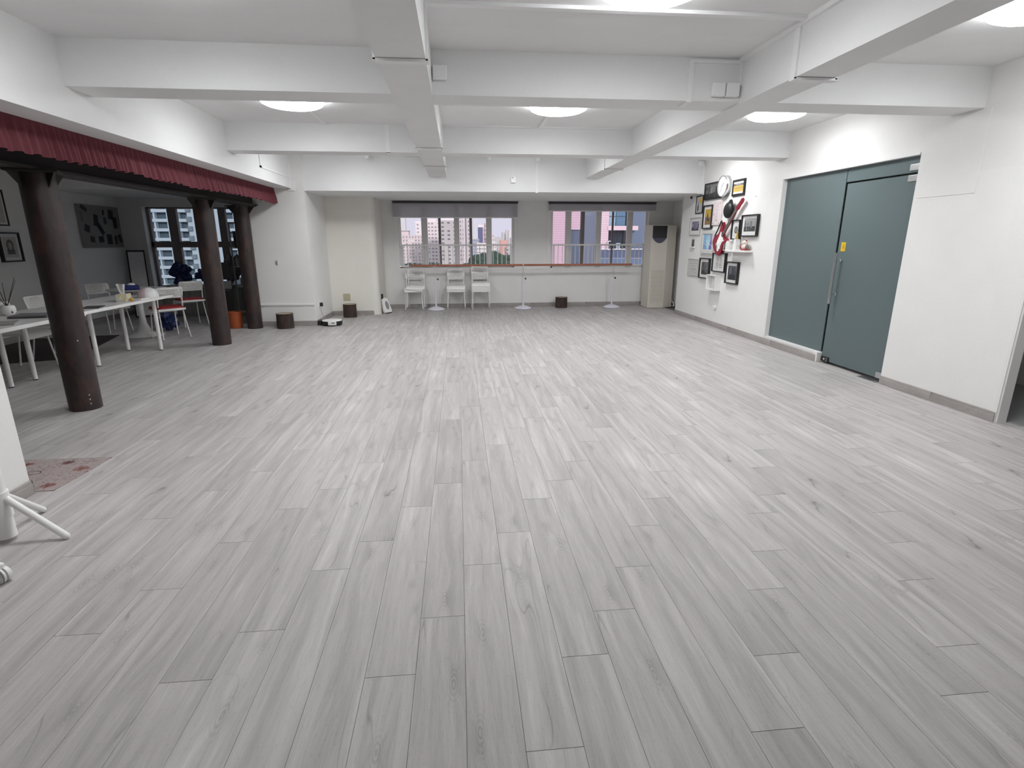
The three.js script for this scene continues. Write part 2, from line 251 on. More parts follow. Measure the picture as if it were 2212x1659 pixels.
ceilingSpot(0.545, 'small white lamp socket on the ceiling over the first window'); ceilingSpot(1.36, 'small white lamp socket on the ceiling next to the soffit trunking'); ceilingSpot(-1.42, 'small white lamp socket over the first window blind end, near the square column');
{ const t = thing('wall_switch', 'small white switch box hanging on a cord on the soffit', 'switch', [0.965, 2.43, -9.68]); obj('box', rbox(0.085, 0.1, 0.03, 0.008, 0, 0, 0.016), M.whitePlastic, t); obj('cord', box2(-0.006, 0.002, 0.05, 0.30, 0, 0.008), M.trunk, t); obj('button', rbox(0.02, 0.016, 0.006, 0.002, -0.01, 0.028, 0.033), M.grey, t); }
{ const t = thing('security_camera', 'tiny black dome camera under the soffit beside the picture frames', 'camera', [4.33, 2.19, -10.08], -PI / 2); obj('mount', cyl(0.03, 0.03, 0.015, 0, 0, 0, 16).rotateX(PI / 2), M.whitePlastic, t); obj('lens', new THREE.SphereGeometry(0.026, 16, 10).translate(0, 0, 0.018), M.black, t); }

// ------------------------------------------------------------------ windows of the studio
function studioWindow(n, x0, x1, y0, thick, thin, label) {
  const g = sgroup(`window_${n}`, label, 'window'), y1 = 2.2, zf = -12.09;
  obj('window_frame', [box2(x0, x0 + 0.05, y0, y1, zf - 0.03, zf + 0.03), box2(x1 - 0.05, x1, y0, y1, zf - 0.03, zf + 0.03), box2(x0, x1, y0, y0 + 0.05, zf - 0.03, zf + 0.03), box2(x0, x1, y1 - 0.05, y1, zf - 0.03, zf + 0.03)], M.whitePaint, g);
  obj('window_surround', [box2(x0 - 0.085, x0, y0 - 0.11, 2.235, -12.0, -11.988), box2(x1, x1 + 0.085, y0 - 0.11, 2.235, -12.0, -11.988), box2(x0, x1, y0 - 0.11, y0, -12.0, -11.988)], M.whitePaint, g);
  for (const [a, b] of thick) obj('mullion', rbox(b - a, y1 - y0, 0.07, 0.006, (a + b) / 2, (y0 + y1) / 2, zf, 1), M.aluminium, g);
  for (const [a, b] of thin) obj('sash_stile', rbox(b - a, y1 - y0, 0.04, 0.004, (a + b) / 2, (y0 + y1) / 2, zf - 0.03, 1), M.greyDark2, g);
  const cuts = [...thick, ...thin].sort((a, b) => a[0] - b[0]); let at = x0 + 0.04;
  for (const [a, b] of [...cuts, [x1 - 0.04, x1]]) { obj('pane', paneGeo(at, a, y0 + 0.03, y1 - 0.03, -12.142), M.pane, g); at = b; }
  return g;
}
M.greyDark2 = matL(0.17, 0.155, 0.145, 0.5);
function paneGeo(x0, x1, y0, y1, z) { return new THREE.PlaneGeometry(x1 - x0, y1 - y0).translate((x0 + x1) / 2, (y0 + y1) / 2, z); }
{ const w = studioWindow(1, -1.25, 1.22, 0.86, [[-0.768, -0.64], [-0.073, 0.037], [0.615, 0.735]], [[-0.41, -0.355], [0.255, 0.314]], 'wide white-framed window looking over pale apartment towers and trees');
  const w2 = studioWindow(2, 2.02, 4.19, 0.84, [[2.352, 2.478], [3.035, 3.15], [3.733, 3.858]], [[2.71, 2.785], [3.40, 3.44]], 'white-framed window facing the pink tiled building');
}
function railing(x0, x1, n, label) {
  const t = thing('window_railing', label, 'railing', [0, 0, 0], 0, 'white safety railings in the window openings'), z = -12.02;
  obj('top_rail', rbox(x1 - x0, 0.036, 0.03, 0.006, (x0 + x1) / 2, 1.335, z, 1), M.whitePaint, t);
  obj('bottom_rail', rbox(x1 - x0, 0.03, 0.03, 0.006, (x0 + x1) / 2, 0.895, z, 1), M.whitePaint, t);
  const g = rbox(0.014, 0.42, 0.014, 0.003, 0, 0, 0, 1), gp = rbox(0.035, 0.42, 0.03, 0.004, 0, 0, 0, 1);
  for (let i = 0; i < n; i++) { const end = i === 0 || i === n - 1; const m = obj(end ? 'end_post' : 'baluster', end ? gp : g, M.whitePaint, t); m.position.set(x0 + 0.075 + (x1 - x0 - 0.15) * i / (n - 1), 1.115, z); }
  for (const s of [x0 + 0.008, x1 - 0.008]) for (const y of [1.335, 0.895]) obj('bracket', cyl(0.02, 0.02, 0.016, 0, 0, 0, 16).rotateZ(PI / 2).translate(s + 0.008, y, z), M.chrome, t);
}
railing(-1.25, 1.22, 25, 'white metal safety railing across the tower view window'); railing(2.02, 4.19, 22, 'white metal safety railing across the pink building window');
M.blind = new THREE.MeshPhysicalMaterial({ color: new THREE.Color().setRGB(0.46, 0.45, 0.47), roughness: 0.9, transmission: 0.3, thickness: 0 });
function blind(x0, x1, yb, label) {
  const t = thing('roller_blind', label, 'blind', [0, 0, 0], 0, 'grey roller blinds'), cx = (x0 + x1) / 2, w = x1 - x0;
  obj('head_rail', [rbox(w, 0.012, 0.07, 0.003, cx, 2.222, -11.94, 1), rbox(w - 0.02, 0.04, 0.045, 0.015, cx, 2.195, -11.94)], M.greyDark, t);
  const g = new THREE.PlaneGeometry(w - 0.04, 2.18 - yb, 60, 8).translate(cx, (2.18 + yb) / 2, -11.915); const p = g.attributes.position;
  for (let i = 0; i < p.count; i++) { const u = p.getX(i), k = (2.18 - p.getY(i)); p.setZ(i, p.getZ(i) + 0.006 * Math.sin(u * 5 + k * 9) * Math.min(1, k * 6)); } g.computeVertexNormals();
  obj('fabric', g, M.blind, t); obj('bottom_bar', rbox(w - 0.03, 0.02, 0.018, 0.005, cx, yb - 0.006, -11.915, 1), M.whitePlastic, t);
}
blind(-1.345, 1.30, 1.905, 'grey roller blind pulled a third down over the tower view window'); blind(1.945, 4.325, 2.045, 'grey roller blind rolled almost up over the pink building window');

// window of the dim side room
{ const g = sgroup('window_3', 'tall divided window of the dim side room showing a white tower', 'window'), z = -11.84, fm = matL(0.25, 0.22, 0.21, 0.6);
  obj('window_frame', [box2(-6.13, -6.08, 0.5, 2.08, z - 0.04, z + 0.04), box2(-4.10, -4.05, 0.5, 2.08, z - 0.04, z + 0.04), box2(-6.13, -4.05, 2.05, 2.08, z - 0.04, z + 0.04), box2(-6.13, -4.05, 0.5, 0.55, z - 0.04, z + 0.04)], fm, g);
  for (const [a, b] of [[-5.745, -5.575], [-4.78, -4.64]]) obj('mullion', rbox(b - a, 1.58, 0.09, 0.006, (a + b) / 2, 1.29, z, 1), fm, g);
  obj('transom', rbox(2.08, 0.115, 0.08, 0.006, -5.09, 1.36, z, 1), fm, g);
  for (const [a, b] of [[-6.08, -5.745], [-5.575, -4.78], [-4.64, -4.10]]) for (const [c, d] of [[0.55, 1.30], [1.418, 2.05]]) obj('pane', paneGeo(a, b, c, d, z - 0.02), M.tealPane, g); }

// ------------------------------------------------------------------ frosted glass panel and door
{ const g = sgroup('glass_partition', 'fixed frosted teal glass panel beside the glass door, with a strip above the door', 'glass panel');
  obj('fixed_panel', rbox(0.012, 2.09, 1.145, 0.003, 4.385, 1.1675, -6.6215, 1), M.frosted, g);
  obj('transom_panel', rbox(0.012, 0.155, 1.03, 0.003, 4.385, 2.145, -5.525, 1), M.frosted, g);
  obj('sill', box2(4.325, 4.45, 0.10, 0.122, -7.2, -6.05), M.whitePaint, g);
  obj('corner_clamp', rbox(0.03, 0.06, 0.15, 0.004, 4.385, 2.115, -5.085, 1), M.steel, g);
  obj('floor_block', rbox(0.10, 0.12, 0.07, 0.006, 4.37, 0.06, -6.06, 1), M.whitePaint, g); }
{ const g = sgroup('door_1', 'frosted teal glass door with long chrome pull handle and yellow sticker', 'door');
  obj('glass_leaf', rbox(0.012, 2.02, 1.0, 0.003, 4.385, 1.04, -5.515, 1), M.frosted, g);
  obj('top_fitting', rbox(0.03, 0.06, 0.15, 0.004, 4.385, 2.015, -5.085, 1), M.steel, g);
  obj('bottom_fitting', rbox(0.032, 0.06, 0.12, 0.004, 4.385, 0.062, -5.07, 1), M.steel, g);
  const lk = obj('lock', rbox(0.034, 0.06, 0.13, 0.004, 4.382, 0.052, -5.945, 1), M.black, g); obj('key_plate', [cyl(0.014, 0.014, 0.006, 0, 0, 0, 14).rotateZ(PI / 2).translate(4.364, 0.055, -5.945), cyl(0.006, 0.006, 0.006, 0, 0, 0, 10).rotateZ(PI / 2).translate(4.364, 0.065, -5.90), cyl(0.006, 0.006, 0.006, 0, 0, 0, 10).rotateZ(PI / 2).translate(4.364, 0.04, -5.90)], M.chrome, lk);
  const h = obj('pull_handle', [rod(V(4.305, 0.72, -5.93), V(4.305, 1.30, -5.93), 0.017), rod(V(4.305, 0.72, -5.93), V(4.305, 0.86, -5.93), 0.0185), rod(V(4.305, 1.16, -5.93), V(4.305, 1.30, -5.93), 0.0185)], M.chrome, g);
  for (const y of [0.83, 1.21]) obj('handle_post', [rod(V(4.305, y, -5.93), V(4.38, y, -5.93), 0.009), rod(V(4.366, y, -5.93), V(4.38, y, -5.93), 0.016)], M.chrome, h);
  const st = canvasTex(96, 128, (c, w, hh) => { c.fillStyle = '#d8b21c'; c.fillRect(0, 0, w, hh); c.save(); c.translate(w / 2, hh / 2); c.rotate(PI / 2); c.fillStyle = '#3a2a08'; c.font = 'bold 26px sans-serif'; c.textAlign = 'center'; c.fillText('PUSH', 0, -2); c.font = 'bold 15px sans-serif'; c.fillText('PUSH', 0, 20); c.restore(); });
  obj('sticker', new THREE.PlaneGeometry(0.075, 0.10).rotateY(-PI / 2).translate(4.377, 1.365, -5.93), mat(0xffffff, 0.5, { map: st }), g);
  obj('floor_pivot', rbox(0.10, 0.006, 0.28, 0.002, 4.34, 0.003, -5.17, 1), M.steel, g); }
struct('trim_1', [box2(4.322, 4.345, 0.0, 2.12, -3.78, -3.755), box2(4.332, 4.415, 0, 2.115, -3.759, -3.742)], M.whitePaint, 'white jamb at the edge of the open doorway', 'trim');
struct('trim_2', [box2(4.318, 4.412, 0.116, 2.224, -7.222, -7.194), box2(4.322, 4.412, 2.214, 2.235, -7.194, -5.01)], M.whitePaint, 'white edging round the frosted glass', 'trim');

// ------------------------------------------------------------------ chairs
function makeChair(label, seatMat, cushion) {
  const t = thing('chair', label, 'chair');
  for (const s of [-1, 1]) {
    obj('leg', tube([V(s * 0.185, 0.0, 0.20), V(s * 0.172, 0.22, 0.178), V(s * 0.165, 0.405, 0.155), V(s * 0.15, 0.425, 0.12), V(s * 0.15, 0.428, -0.02)], 0.0095, 8, 20), M.whiteMetal, t);
    obj('leg', tube([V(s * 0.19, 0.0, -0.225), V(s * 0.175, 0.25, -0.175), V(s * 0.168, 0.44, -0.145), V(s * 0.168, 0.62, -0.17), V(s * 0.168, 0.745, -0.20)], 0.0095, 8, 22), M.whiteMetal, t);
  }
  obj('crossbar', rod(V(-0.16, 0.418, 0.14), V(0.16, 0.418, 0.14), 0.008), M.whiteMetal, t); obj('crossbar', rod(V(-0.16, 0.425, -0.13), V(0.16, 0.425, -0.13), 0.008), M.whiteMetal, t);
  // seat: a slightly dished sheet with a rolled front edge
  const prof = new THREE.Shape(); prof.moveTo(-0.19, 0.452); prof.quadraticCurveTo(-0.05, 0.438, 0.10, 0.447); prof.quadraticCurveTo(0.205, 0.452, 0.216, 0.388); prof.lineTo(0.203, 0.384); prof.quadraticCurveTo(0.19, 0.437, 0.10, 0.433); prof.quadraticCurveTo(-0.05, 0.424, -0.19, 0.438); prof.closePath();
  const sg = extrude(prof, 0.37, 0.008, 10).translate(0, 0, -0.185).rotateY(-PI / 2); obj('seat', sg, seatMat, t);
  // backrest with rows of square holes
  const sh = roundRect(0.37, 0.16, 0.045, 0, 0), holes = 13;
  for (let i = 0; i < holes; i++) for (let j = 0; j < 6; j++) { const x = (i - 6) * 0.0235, y = (j - 2.5) * 0.021, a = 0.0058; sh.holes.push(new THREE.Path([[x - a, y - a], [x - a, y + a], [x + a, y + a], [x + a, y - a]].map(p => new THREE.Vector2(...p)))); }
  const bg = extrude(sh, 0.012, 0.002, 6); const p = bg.attributes.position; for (let i = 0; i < p.count; i++) p.setZ(i, p.getZ(i) - 0.8 * p.getX(i) * p.getX(i) * -1 - 0.02); bg.computeVertexNormals();
  bg.rotateX(-0.22).translate(0, 0.695, -0.187); obj('backrest', bg, M.whitePlastic, t);
  for (const s of [-1, 1]) { obj('foot_cap', cyl(0.011, 0.011, 0.012, s * 0.185, 0, 0.20, 10), M.grey, t); obj('foot_cap', cyl(0.011, 0.011, 0.012, s * 0.19, 0, -0.225, 10), M.grey, t); }
  if (cushion) { const c = extrude(roundRect(0.37, 0.36, 0.08), 0.012, 0.010, 6).rotateX(-PI / 2).translate(0, 0.462, 0.0); obj('cushion', c, M.red, t).userData.label = 'flat red felt seat cushion'; }
  return t;
}
const chairA = makeChair('white stacking chair, lowest of the twisted stack beside the cream pier', M.whitePlastic);
chairA.position.set(-0.955, 0, -11.76); chairA.rotation.y = 0.02; chairA.userData.group = 'white perforated-back chairs under the barre';
const GC = 'white perforated-back chairs under the barre';
const stackUp = (x, z, dx, turns, n, dy, name) => { for (let k = 1; k < n; k++) copy(chairA, [x + dx * k, dy * k, z + 0.012 * k], turns[k % turns.length], `white stacking chair, ${k === n - 1 ? 'topmost' : ['', 'second', 'third', 'fourth'][k] + ' from the bottom'} of ${name}`, GC); };
stackUp(-0.955, -11.76, 0.022, [0, -0.12], 3, 0.03, 'the twisted stack beside the cream pier');
copy(chairA, [-0.065, 0, -11.71], 0, 'white stacking chair, lowest of the low straight stack between the other two', GC); stackUp(-0.065, -11.71, 0, [0], 3, 0.028, 'the low straight stack between the other two');
copy(chairA, [0.455, 0, -11.71], 0.02, 'white stacking chair, lowest of the tallest stack under the barre', GC); stackUp(0.455, -11.71, 0, [0.01, -0.01], 5, 0.03, 'the tallest stack under the barre');

// ------------------------------------------------------------------ ballet barre
const woodTex = dataTex(512, 64, (i, j) => { const q = fbm(i / 60, j / 5, 3) * 40 - 20 + (hash2(i, j) - 0.5) * 8; return [164 + q, 102 + q * 0.8, 76 + q * 0.6]; });
M.barWood = new THREE.MeshStandardMaterial({ map: woodTex, roughness: 0.4 });
{ const t = thing('ballet_barre', 'long freestanding ballet barre with two wooden bars on three pale stands', 'barre', [0, 0, -11.62]);
  for (const [a, b] of [[-1.01, 1.345], [1.40, 3.735]]) { obj('bar', merge([new THREE.CylinderGeometry(0.022, 0.022, b - a, 16).rotateZ(PI / 2).translate((a + b) / 2, 0.925, 0), new THREE.SphereGeometry(0.022, 12, 8).translate(a, 0.925, 0), new THREE.SphereGeometry(0.022, 12, 8).translate(b, 0.925, 0)]), M.barWood, t); }
  for (const x of [-0.495, 1.372, 3.335]) {
    const p = obj('stand', [rod(V(x, 0.06, 0), V(x, 0.67, 0), 0.019, 0.017), lathe([[0.0, 0.075], [0.022, 0.09], [0.03, 0.07], [0.10, 0.055], [0.16, 0.035], [0.185, 0.014], [0.185, 0.0], [0, 0]], 32).translate(x, 0, 0)], M.lavender, t);
    obj('inner_pole', [rod(V(x, 0.66, 0), V(x, 0.905, 0), 0.013), rbox(0.09, 0.012, 0.03, 0.003, x, 0.900, 0, 1)], M.aluminium, p);
    obj('knob', [rod(V(x + 0.01, 0.64, 0), V(x + 0.05, 0.64, 0), 0.005), rod(V(x + 0.045, 0.64, 0), V(x + 0.066, 0.64, 0), 0.02)], M.black, p);
  } }

// ------------------------------------------------------------------ standing air conditioner
{ const t = thing('air_conditioner', 'tall cream floor-standing air conditioner in the window corner', 'air conditioner', [4.08, 0, -11.42]);
  M.acCream = matL(0.68, 0.645, 0.57, 0.45);
  const foot = poly([[0, 0], [0.335, -0.02], [0.56, 0.09], [0.56, 0.42], [0, 0.42]]);
  obj('body', extrude(foot, 1.72, 0.008).rotateX(-PI / 2).translate(0, 0.012, 0), M.acCream, t);
  const front = new THREE.Group(); 
  const fr = obj('outlet_frame', box2(0.015, 0.318, 1.475, 1.725, -0.002, 0.014), M.dark, t); fr.rotation.y = -0.06;
  for (let i = 0; i < 8; i++) { const s = obj('louver', rbox(0.295, 0.012, 0.014, 0.003, 0.166, 1.50 + i * 0.0285, 0.016, 1), M.greyDark, t); s.rotation.y = -0.06; }
  const badge = new THREE.Shape(); badge.moveTo(-0.145, 0.0); badge.lineTo(0.145, 0.0); badge.quadraticCurveTo(0.08, -0.10, 0, -0.105); badge.quadraticCurveTo(-0.08, -0.10, -0.145, 0);
  const bd = obj('display_badge', extrude(badge, 0.012, 0.002).translate(0.166, 1.478, 0.004), matL(0.10, 0.10, 0.15, 0.3), t); bd.rotation.y = -0.06;
  const gr = []; for (let i = 0; i < 26; i++) gr.push(rbox(0.27, 0.012, 0.010, 0.003, 0.17, 0.115 + i * 0.0278, 0.012, 1));
  const lb = obj('intake_frame', box2(0.03, 0.31, 0.095, 0.83, -0.002, 0.006), M.greyDark, t); lb.rotation.y = -0.06;
  const lg = obj('intake_slats', gr, M.acCream, t); lg.userData.kind = 'stuff'; lg.rotation.y = -0.06;
  obj('pipe', tube([V(0.56, 0.16, -0.2), V(0.63, 0.10, -0.15), V(0.62, 0.03, -0.05), V(0.60, 0.02, -0.2)], 0.012, 8, 24), M.whitePlastic, t); }

// ------------------------------------------------------------------ log stools, robot vacuum, small things along the walls
const barkTex = dataTex(256, 128, (i, j) => { const q = fbm(i / 6, j / 40, 3) * 30 - 15; return [58 + q, 44 + q, 40 + q]; });
M.bark = new THREE.MeshStandardMaterial({ map: barkTex, roughness: 0.75 });
const ringTex = canvasTex(128, 128, (c, w) => { c.fillStyle = '#b3a48c'; c.fillRect(0, 0, w, w); c.strokeStyle = 'rgba(110,90,66,0.45)'; for (let r = 4; r < 64; r += 5) { c.beginPath(); c.ellipse(64, 64, r, r * 0.96, 0.3, 0, 7); c.stroke(); } });
M.logTop = mat(0xffffff, 0.7, { map: ringTex });
function log(x, z, r, h, label) {
  const t = thing('log_stool', label, 'log stool', [x, 0, z], rr(0, 6), 'low log stools along the walls'); const g = new THREE.CylinderGeometry(r * 0.99, r * 1.02, h, 28, 3, true).translate(0, h / 2, 0); const p = g.attributes.position;
  for (let i = 0; i < p.count; i++) { const a = Math.atan2(p.getZ(i), p.getX(i)), k = 1 + 0.02 * Math.sin(a * 3 + x) + 0.012 * Math.sin(a * 7 + z); p.setX(i, p.getX(i) * k); p.setZ(i, p.getZ(i) * k); } g.computeVertexNormals();
  obj('bark_side', g, M.bark, t); obj('top', new THREE.CircleGeometry(r * 0.985, 28).rotateX(-PI / 2).translate(0, h - 0.001, 0), M.logTop, t); obj('rim', new THREE.TorusGeometry(r * 0.985, 0.006, 6, 28).rotateX(PI / 2).translate(0, h - 0.002, 0), M.bark, t);
}
log(-2.955, -9.42, 0.135, 0.245, 'dark log stool in front of the square column'); log(-2.115, -10.68, 0.125, 0.245, 'dark log stool against the cream pier below the beige cover plate'); log(2.235, -11.74, 0.13, 0.225, 'dark brown log stool under the pink building window');
{ const t = thing('robot_vacuum', 'round white-topped robot vacuum on its black charging dock', 'robot vacuum', [-2.235, 0, -9.66]);
  obj('body', lathe([[0, 0.012], [0.16, 0.012], [0.172, 0.03], [0.174, 0.075], [0.168, 0.082], [0, 0.082]], 40), M.black, t); obj('top_cover', lathe([[0.168, 0.082], [0.166, 0.09], [0.15, 0.094], [0, 0.096]], 40), M.whitePlastic, t);
  const b = obj('bumper_plate', rbox(0.14, 0.062, 0.03, 0.01, 0.035, 0.05, 0.165), M.whitePlastic, t); obj('slot', rbox(0.055, 0.014, 0.004, 0.002, 0.055, 0.062, 0.181, 1), M.black, b);
  for (const s of [-1, 1]) obj('wheel', cyl(0.034, 0.034, 0.02, 0, -0.01, 0, 16).rotateZ(PI / 2).translate(s * 0.11, 0.034, 0), M.black, t); }
{ const t = thing('charging_dock', 'black charging dock tucked behind the robot vacuum', 'dock', [-2.445, 0, -9.72]); obj('housing', rbox(0.065, 0.085, 0.17, 0.02, 0.0, 0.0425, 0), M.black, t); }
{ const t = thing('power_adapter', 'black plug adapter in a white socket with a thin cable', 'plug', [-2.5, 0.33, -9.93], PI / 2); obj('socket_plate', rbox(0.12, 0.086, 0.012, 0.004, 0, 0.01, 0.006), M.whitePlastic, t); obj('adapter', rbox(0.055, 0.065, 0.045, 0.006, 0.03, 0, 0.035), M.black, t); obj('cable', tube([V(0.03, -0.03, 0.05), V(-0.02, -0.10, 0.03), V(0.08, -0.20, 0.03), V(0.1, -0.285, 0.06), V(0.05, -0.30, 0.13)], 0.003, 6, 30), M.grey, t); }
{ const t = thing('cover_plate', 'square beige blank cover plate on the cream pier', 'cover plate', [-2.21, 0.355, -10.95]); obj('plate', rbox(0.135, 0.135, 0.012, 0.004, 0, 0, 0.006), matL(0.48, 0.43, 0.29, 0.5), t); obj('screw', [cyl(0.008, 0.008, 0.004, 0, 0, 0, 10).rotateX(PI / 2).translate(0, 0, 0.014), cyl(0.005, 0.005, 0.004, 0, 0, 0, 10).rotateX(PI / 2).translate(0.06, 0, 0.014)], M.grey, t); }
tag(obj('wall_peg', rbox(0.022, 0.075, 0.022, 0.008, -3.05, 1.075, -9.628), M.grey), 'small grey peg alone on the square column', 'peg');
{ const t = thing('massage_device', 'small white upright appliance leaning against the rounded pier', 'appliance', [-1.50, 0, -11.20], 0.95); const q = new THREE.Group(); 
  const sh = new THREE.Shape(); sh.moveTo(-0.085, 0); sh.lineTo(0.085, 0); sh.quadraticCurveTo(0.10, 0.02, 0.095, 0.06); sh.lineTo(0.06, 0.25); sh.quadraticCurveTo(0.05, 0.29, 0, 0.29); sh.quadraticCurveTo(-0.05, 0.29, -0.06, 0.25); sh.lineTo(-0.095, 0.06); sh.quadraticCurveTo(-0.10, 0.02, -0.085, 0);
  const b = obj('shell', extrude(sh, 0.04, 0.008, 8).rotateX(-0.28).translate(0, 0.012, 0.03), M.whitePlastic, t); obj('grille', new THREE.SphereGeometry(0.055, 20, 12).scale(1, 1.7, 0.18).translate(0, 0.14, 0.045).rotateX(-0.28).translate(0, 0.012, 0.03), M.grey, b); obj('base_edge', rbox(0.16, 0.014, 0.05, 0.004, 0, 0.008, 0.06), M.black, t); }
{ const t = thing('wall_socket_plug', 'dark plug in the wall beside the rounded pier', 'plug', [-1.58, 0.33, -11.22], PI / 2); obj('plug', [rbox(0.07, 0.11, 0.035, 0.008, 0, 0, 0.018)], M.black, t); obj('cable', tube([V(0, -0.05, 0.02), V(0.01, -0.18, 0.018), V(0, -0.31, 0.03)], 0.006, 6, 16), M.black, t); }
{ const t = thing('wall_socket', 'white wall socket below the empty white box shelf', 'socket', [4.33, 0.345, -8.79], -PI / 2); obj('plate', rbox(0.11, 0.085, 0.012, 0.004, 0, 0.02, 0.006), M.whitePlastic, t); obj('plug', rbox(0.05, 0.05, 0.04, 0.006, 0.02, -0.01, 0.03), M.whitePlastic, t); }

// ------------------------------------------------------------------ valance and steel pillars
const fabricTex = dataTex(256, 256, (i, j) => { const q = ((i % 4 < 2) !== (j % 4 < 2) ? 5 : -5) + (hash2(i, j) - 0.5) * 10; return [98 + q, 31 + q * 0.4, 43 + q * 0.5]; });
{ fabricTex.repeat.set(40, 4); M.valance = new THREE.MeshPhysicalMaterial({ map: fabricTex, roughness: 0.7, sheen: 0.5, sheenRoughness: 0.5, sheenColor: new THREE.Color().setRGB(0.5, 0.1, 0.15), side: THREE.DoubleSide });
  const N = 1500, K = 12, z0 = -9.6, z1 = -3.17, pos = [], uv = [], idx = []; let ph = 0;
  for (let i = 0; i <= N; i++) {
    const z = z0 + (z1 - z0) * i / N; ph += (z1 - z0) / N * (95 + 60 * (noise(z * 3, 4) - 0.5)) ;
    const hem = 2.028 + 0.012 * Math.sin(z * 2.1) + 0.014 * (noise(z * 5, 9) - 0.5) + 0.006 * Math.sin(ph * 0.5);
    for (let k = 0; k <= K; k++) { const f = k / K, y = 2.268 + (hem - 2.268) * f; const w = Math.min(1, f * 1.6), d = 0.013 * w * Math.sin(ph + f * 0.7 * Math.sin(z * 9)) + 0.008 * w * Math.sin(ph * 0.41 + 1.2) + 0.05 * w * f * (0.3 + 0.5 * noise(z * 1.1, 2)); pos.push(-2.962 + d, y, z); uv.push(i / N, f); }
  }
  for (let i = 0; i < N; i++) for (let k = 0; k < K; k++) { const a = i * (K + 1) + k, b = a + K + 1; idx.push(a, a + 1, b, b, a + 1, b + 1); }
  const g = new THREE.BufferGeometry(); g.setAttribute('position', new THREE.Float32BufferAttribute(pos, 3)); g.setAttribute('uv', new THREE.Float32BufferAttribute(uv, 2)); g.setIndex(idx); g.computeVertexNormals();
  const t = thing('curtain_valance', 'gathered dark red curtain valance hanging below the white beam', 'valance'); obj('fabric', g, M.valance, t); obj('batten', box2(-2.985, -2.968, 2.22, 2.265, -9.6, -3.17), M.brownBlack, t); }
{ const t = thing('steel_beam', 'dark steel beam resting on the round pillars behind the valance', 'beam', [-3.38, 0, 0]); obj('web', box2(-0.05, 0.05, 2.0, 2.3, -9.63, -3.2), M.brownBlack, t); obj('flange', box2(-0.13, 0.13, 1.985, 2.005, -9.63, -3.2), M.brownBlack, t); }
function pillar(x, z, r, label, turn) {
  const t = thing('steel_pillar', label, 'pillar', [x, 0, z], turn, 'round rust-brown steel pillars');
  obj('shaft', cyl(r, r, 1.99, 0, 0, 0, 40), M.rust, t);
  obj('cap_plate', [rbox(0.34, 0.02, 0.34, 0.004, 0, 1.975, 0, 1)], M.brownBlack, t);
  for (let i = 0; i < 4; i++) { const a = i * PI / 2 + PI / 4; const g = extrude(poly([[0, 0], [0.10, 0.13], [0, 0.13]]), 0.012).translate(r - 0.01, 1.84, -0.006).rotateY(a); obj('bracket', g, M.brownBlack, t); }
  const riv = []; for (const y of [0.06, 0.10, 0.14, 0.62]) { const a = 0.5; riv.push(new THREE.SphereGeometry(0.006, 6, 5).translate(r * Math.sin(a), y, r * Math.cos(a))); } obj('rivets', riv, M.aluminium, t);
}
pillar(-3.345, -4.93, 0.122, 'thick rusty steel pillar in front of the white tables', 0.4); pillar(-3.415, -7.99, 0.125, 'rusty steel pillar beside the red-cushioned chairs', 2.0); pillar(-3.47, -9.47, 0.12, 'dark steel pillar against the square column, beside the orange bucket', 4.0);

// ------------------------------------------------------------------ flower mat, tripod stand, caster
const matTex = canvasTex(512, 512, (c, w) => {
  c.fillStyle = '#b3aaa8'; c.fillRect(0, 0, w, w); const cols = ['#8f7f7c', '#b98f8b', '#7f7678', '#a0706d', '#b9aea8', '#6f5a5a', '#8d9088', '#c0a09a'];
  for (let i = 0; i < 900; i++) { c.fillStyle = cols[Math.floor(rnd() * cols.length)]; c.globalAlpha = 0.6; c.beginPath(); c.ellipse(rnd() * w, rnd() * w, rr(3, 13), rr(2, 5), rnd() * 6, 0, 7); c.fill(); } c.globalAlpha = 1;
  for (const [x, y, r, a, b] of [[400, 430, 44, '#a87772', '#7c5350'], [430, 190, 48, '#ab7b76', '#805854'], [300, 80, 38, '#7d5552', '#5e3f3e'], [120, 330, 40, '#9b6a64', '#7a4b48'], [90, 90, 34, '#a7746f', '#6f4442'], [250, 380, 30, '#a98680', '#8a615d']]) { for (let k = 0; k < 9; k++) { c.fillStyle = k % 2 ? a : b; c.globalAlpha = 0.7; c.beginPath(); c.ellipse(x + Math.cos(k * 0.7) * r * 0.5, y + Math.sin(k * 0.7) * r * 0.5, r * 0.4, r * 0.25, k * 0.7, 0, 7); c.fill(); } c.globalAlpha = 1; c.fillStyle = b; c.beginPath(); c.arc(x, y, r * 0.3, 0, 7); c.fill(); }
  c.strokeStyle = '#4a3c3e'; c.lineWidth = 6; c.beginPath(); c.ellipse(210, 230, 36, 26, 0.3, 0, 7); c.stroke();
  c.strokeStyle = '#9a958f'; c.lineWidth = 10; c.strokeRect(3, 3, w - 6, w - 6);
});
{ const t = thing('floor_mat', 'thin flower-patterned mat lying beside the partition wall end', 'mat'); const sh = poly([[-3.3, 3.185], [-2.445, 3.19], [-2.41, 3.70], [-3.3, 3.705]]); const g = extrude(sh, 0.004).rotateX(-PI / 2); const p = g.attributes.position, uv = g.attributes.uv; for (let i = 0; i < p.count; i++) uv.setXY(i, (p.getX(i) + 3.0) / 0.6, (-p.getZ(i) - 3.18) / 0.53); obj('printed_top', g, mat(0xe6e2e1, 0.85, { map: matTex }), t); }
matTex.wrapS = matTex.wrapT = THREE.RepeatWrapping;
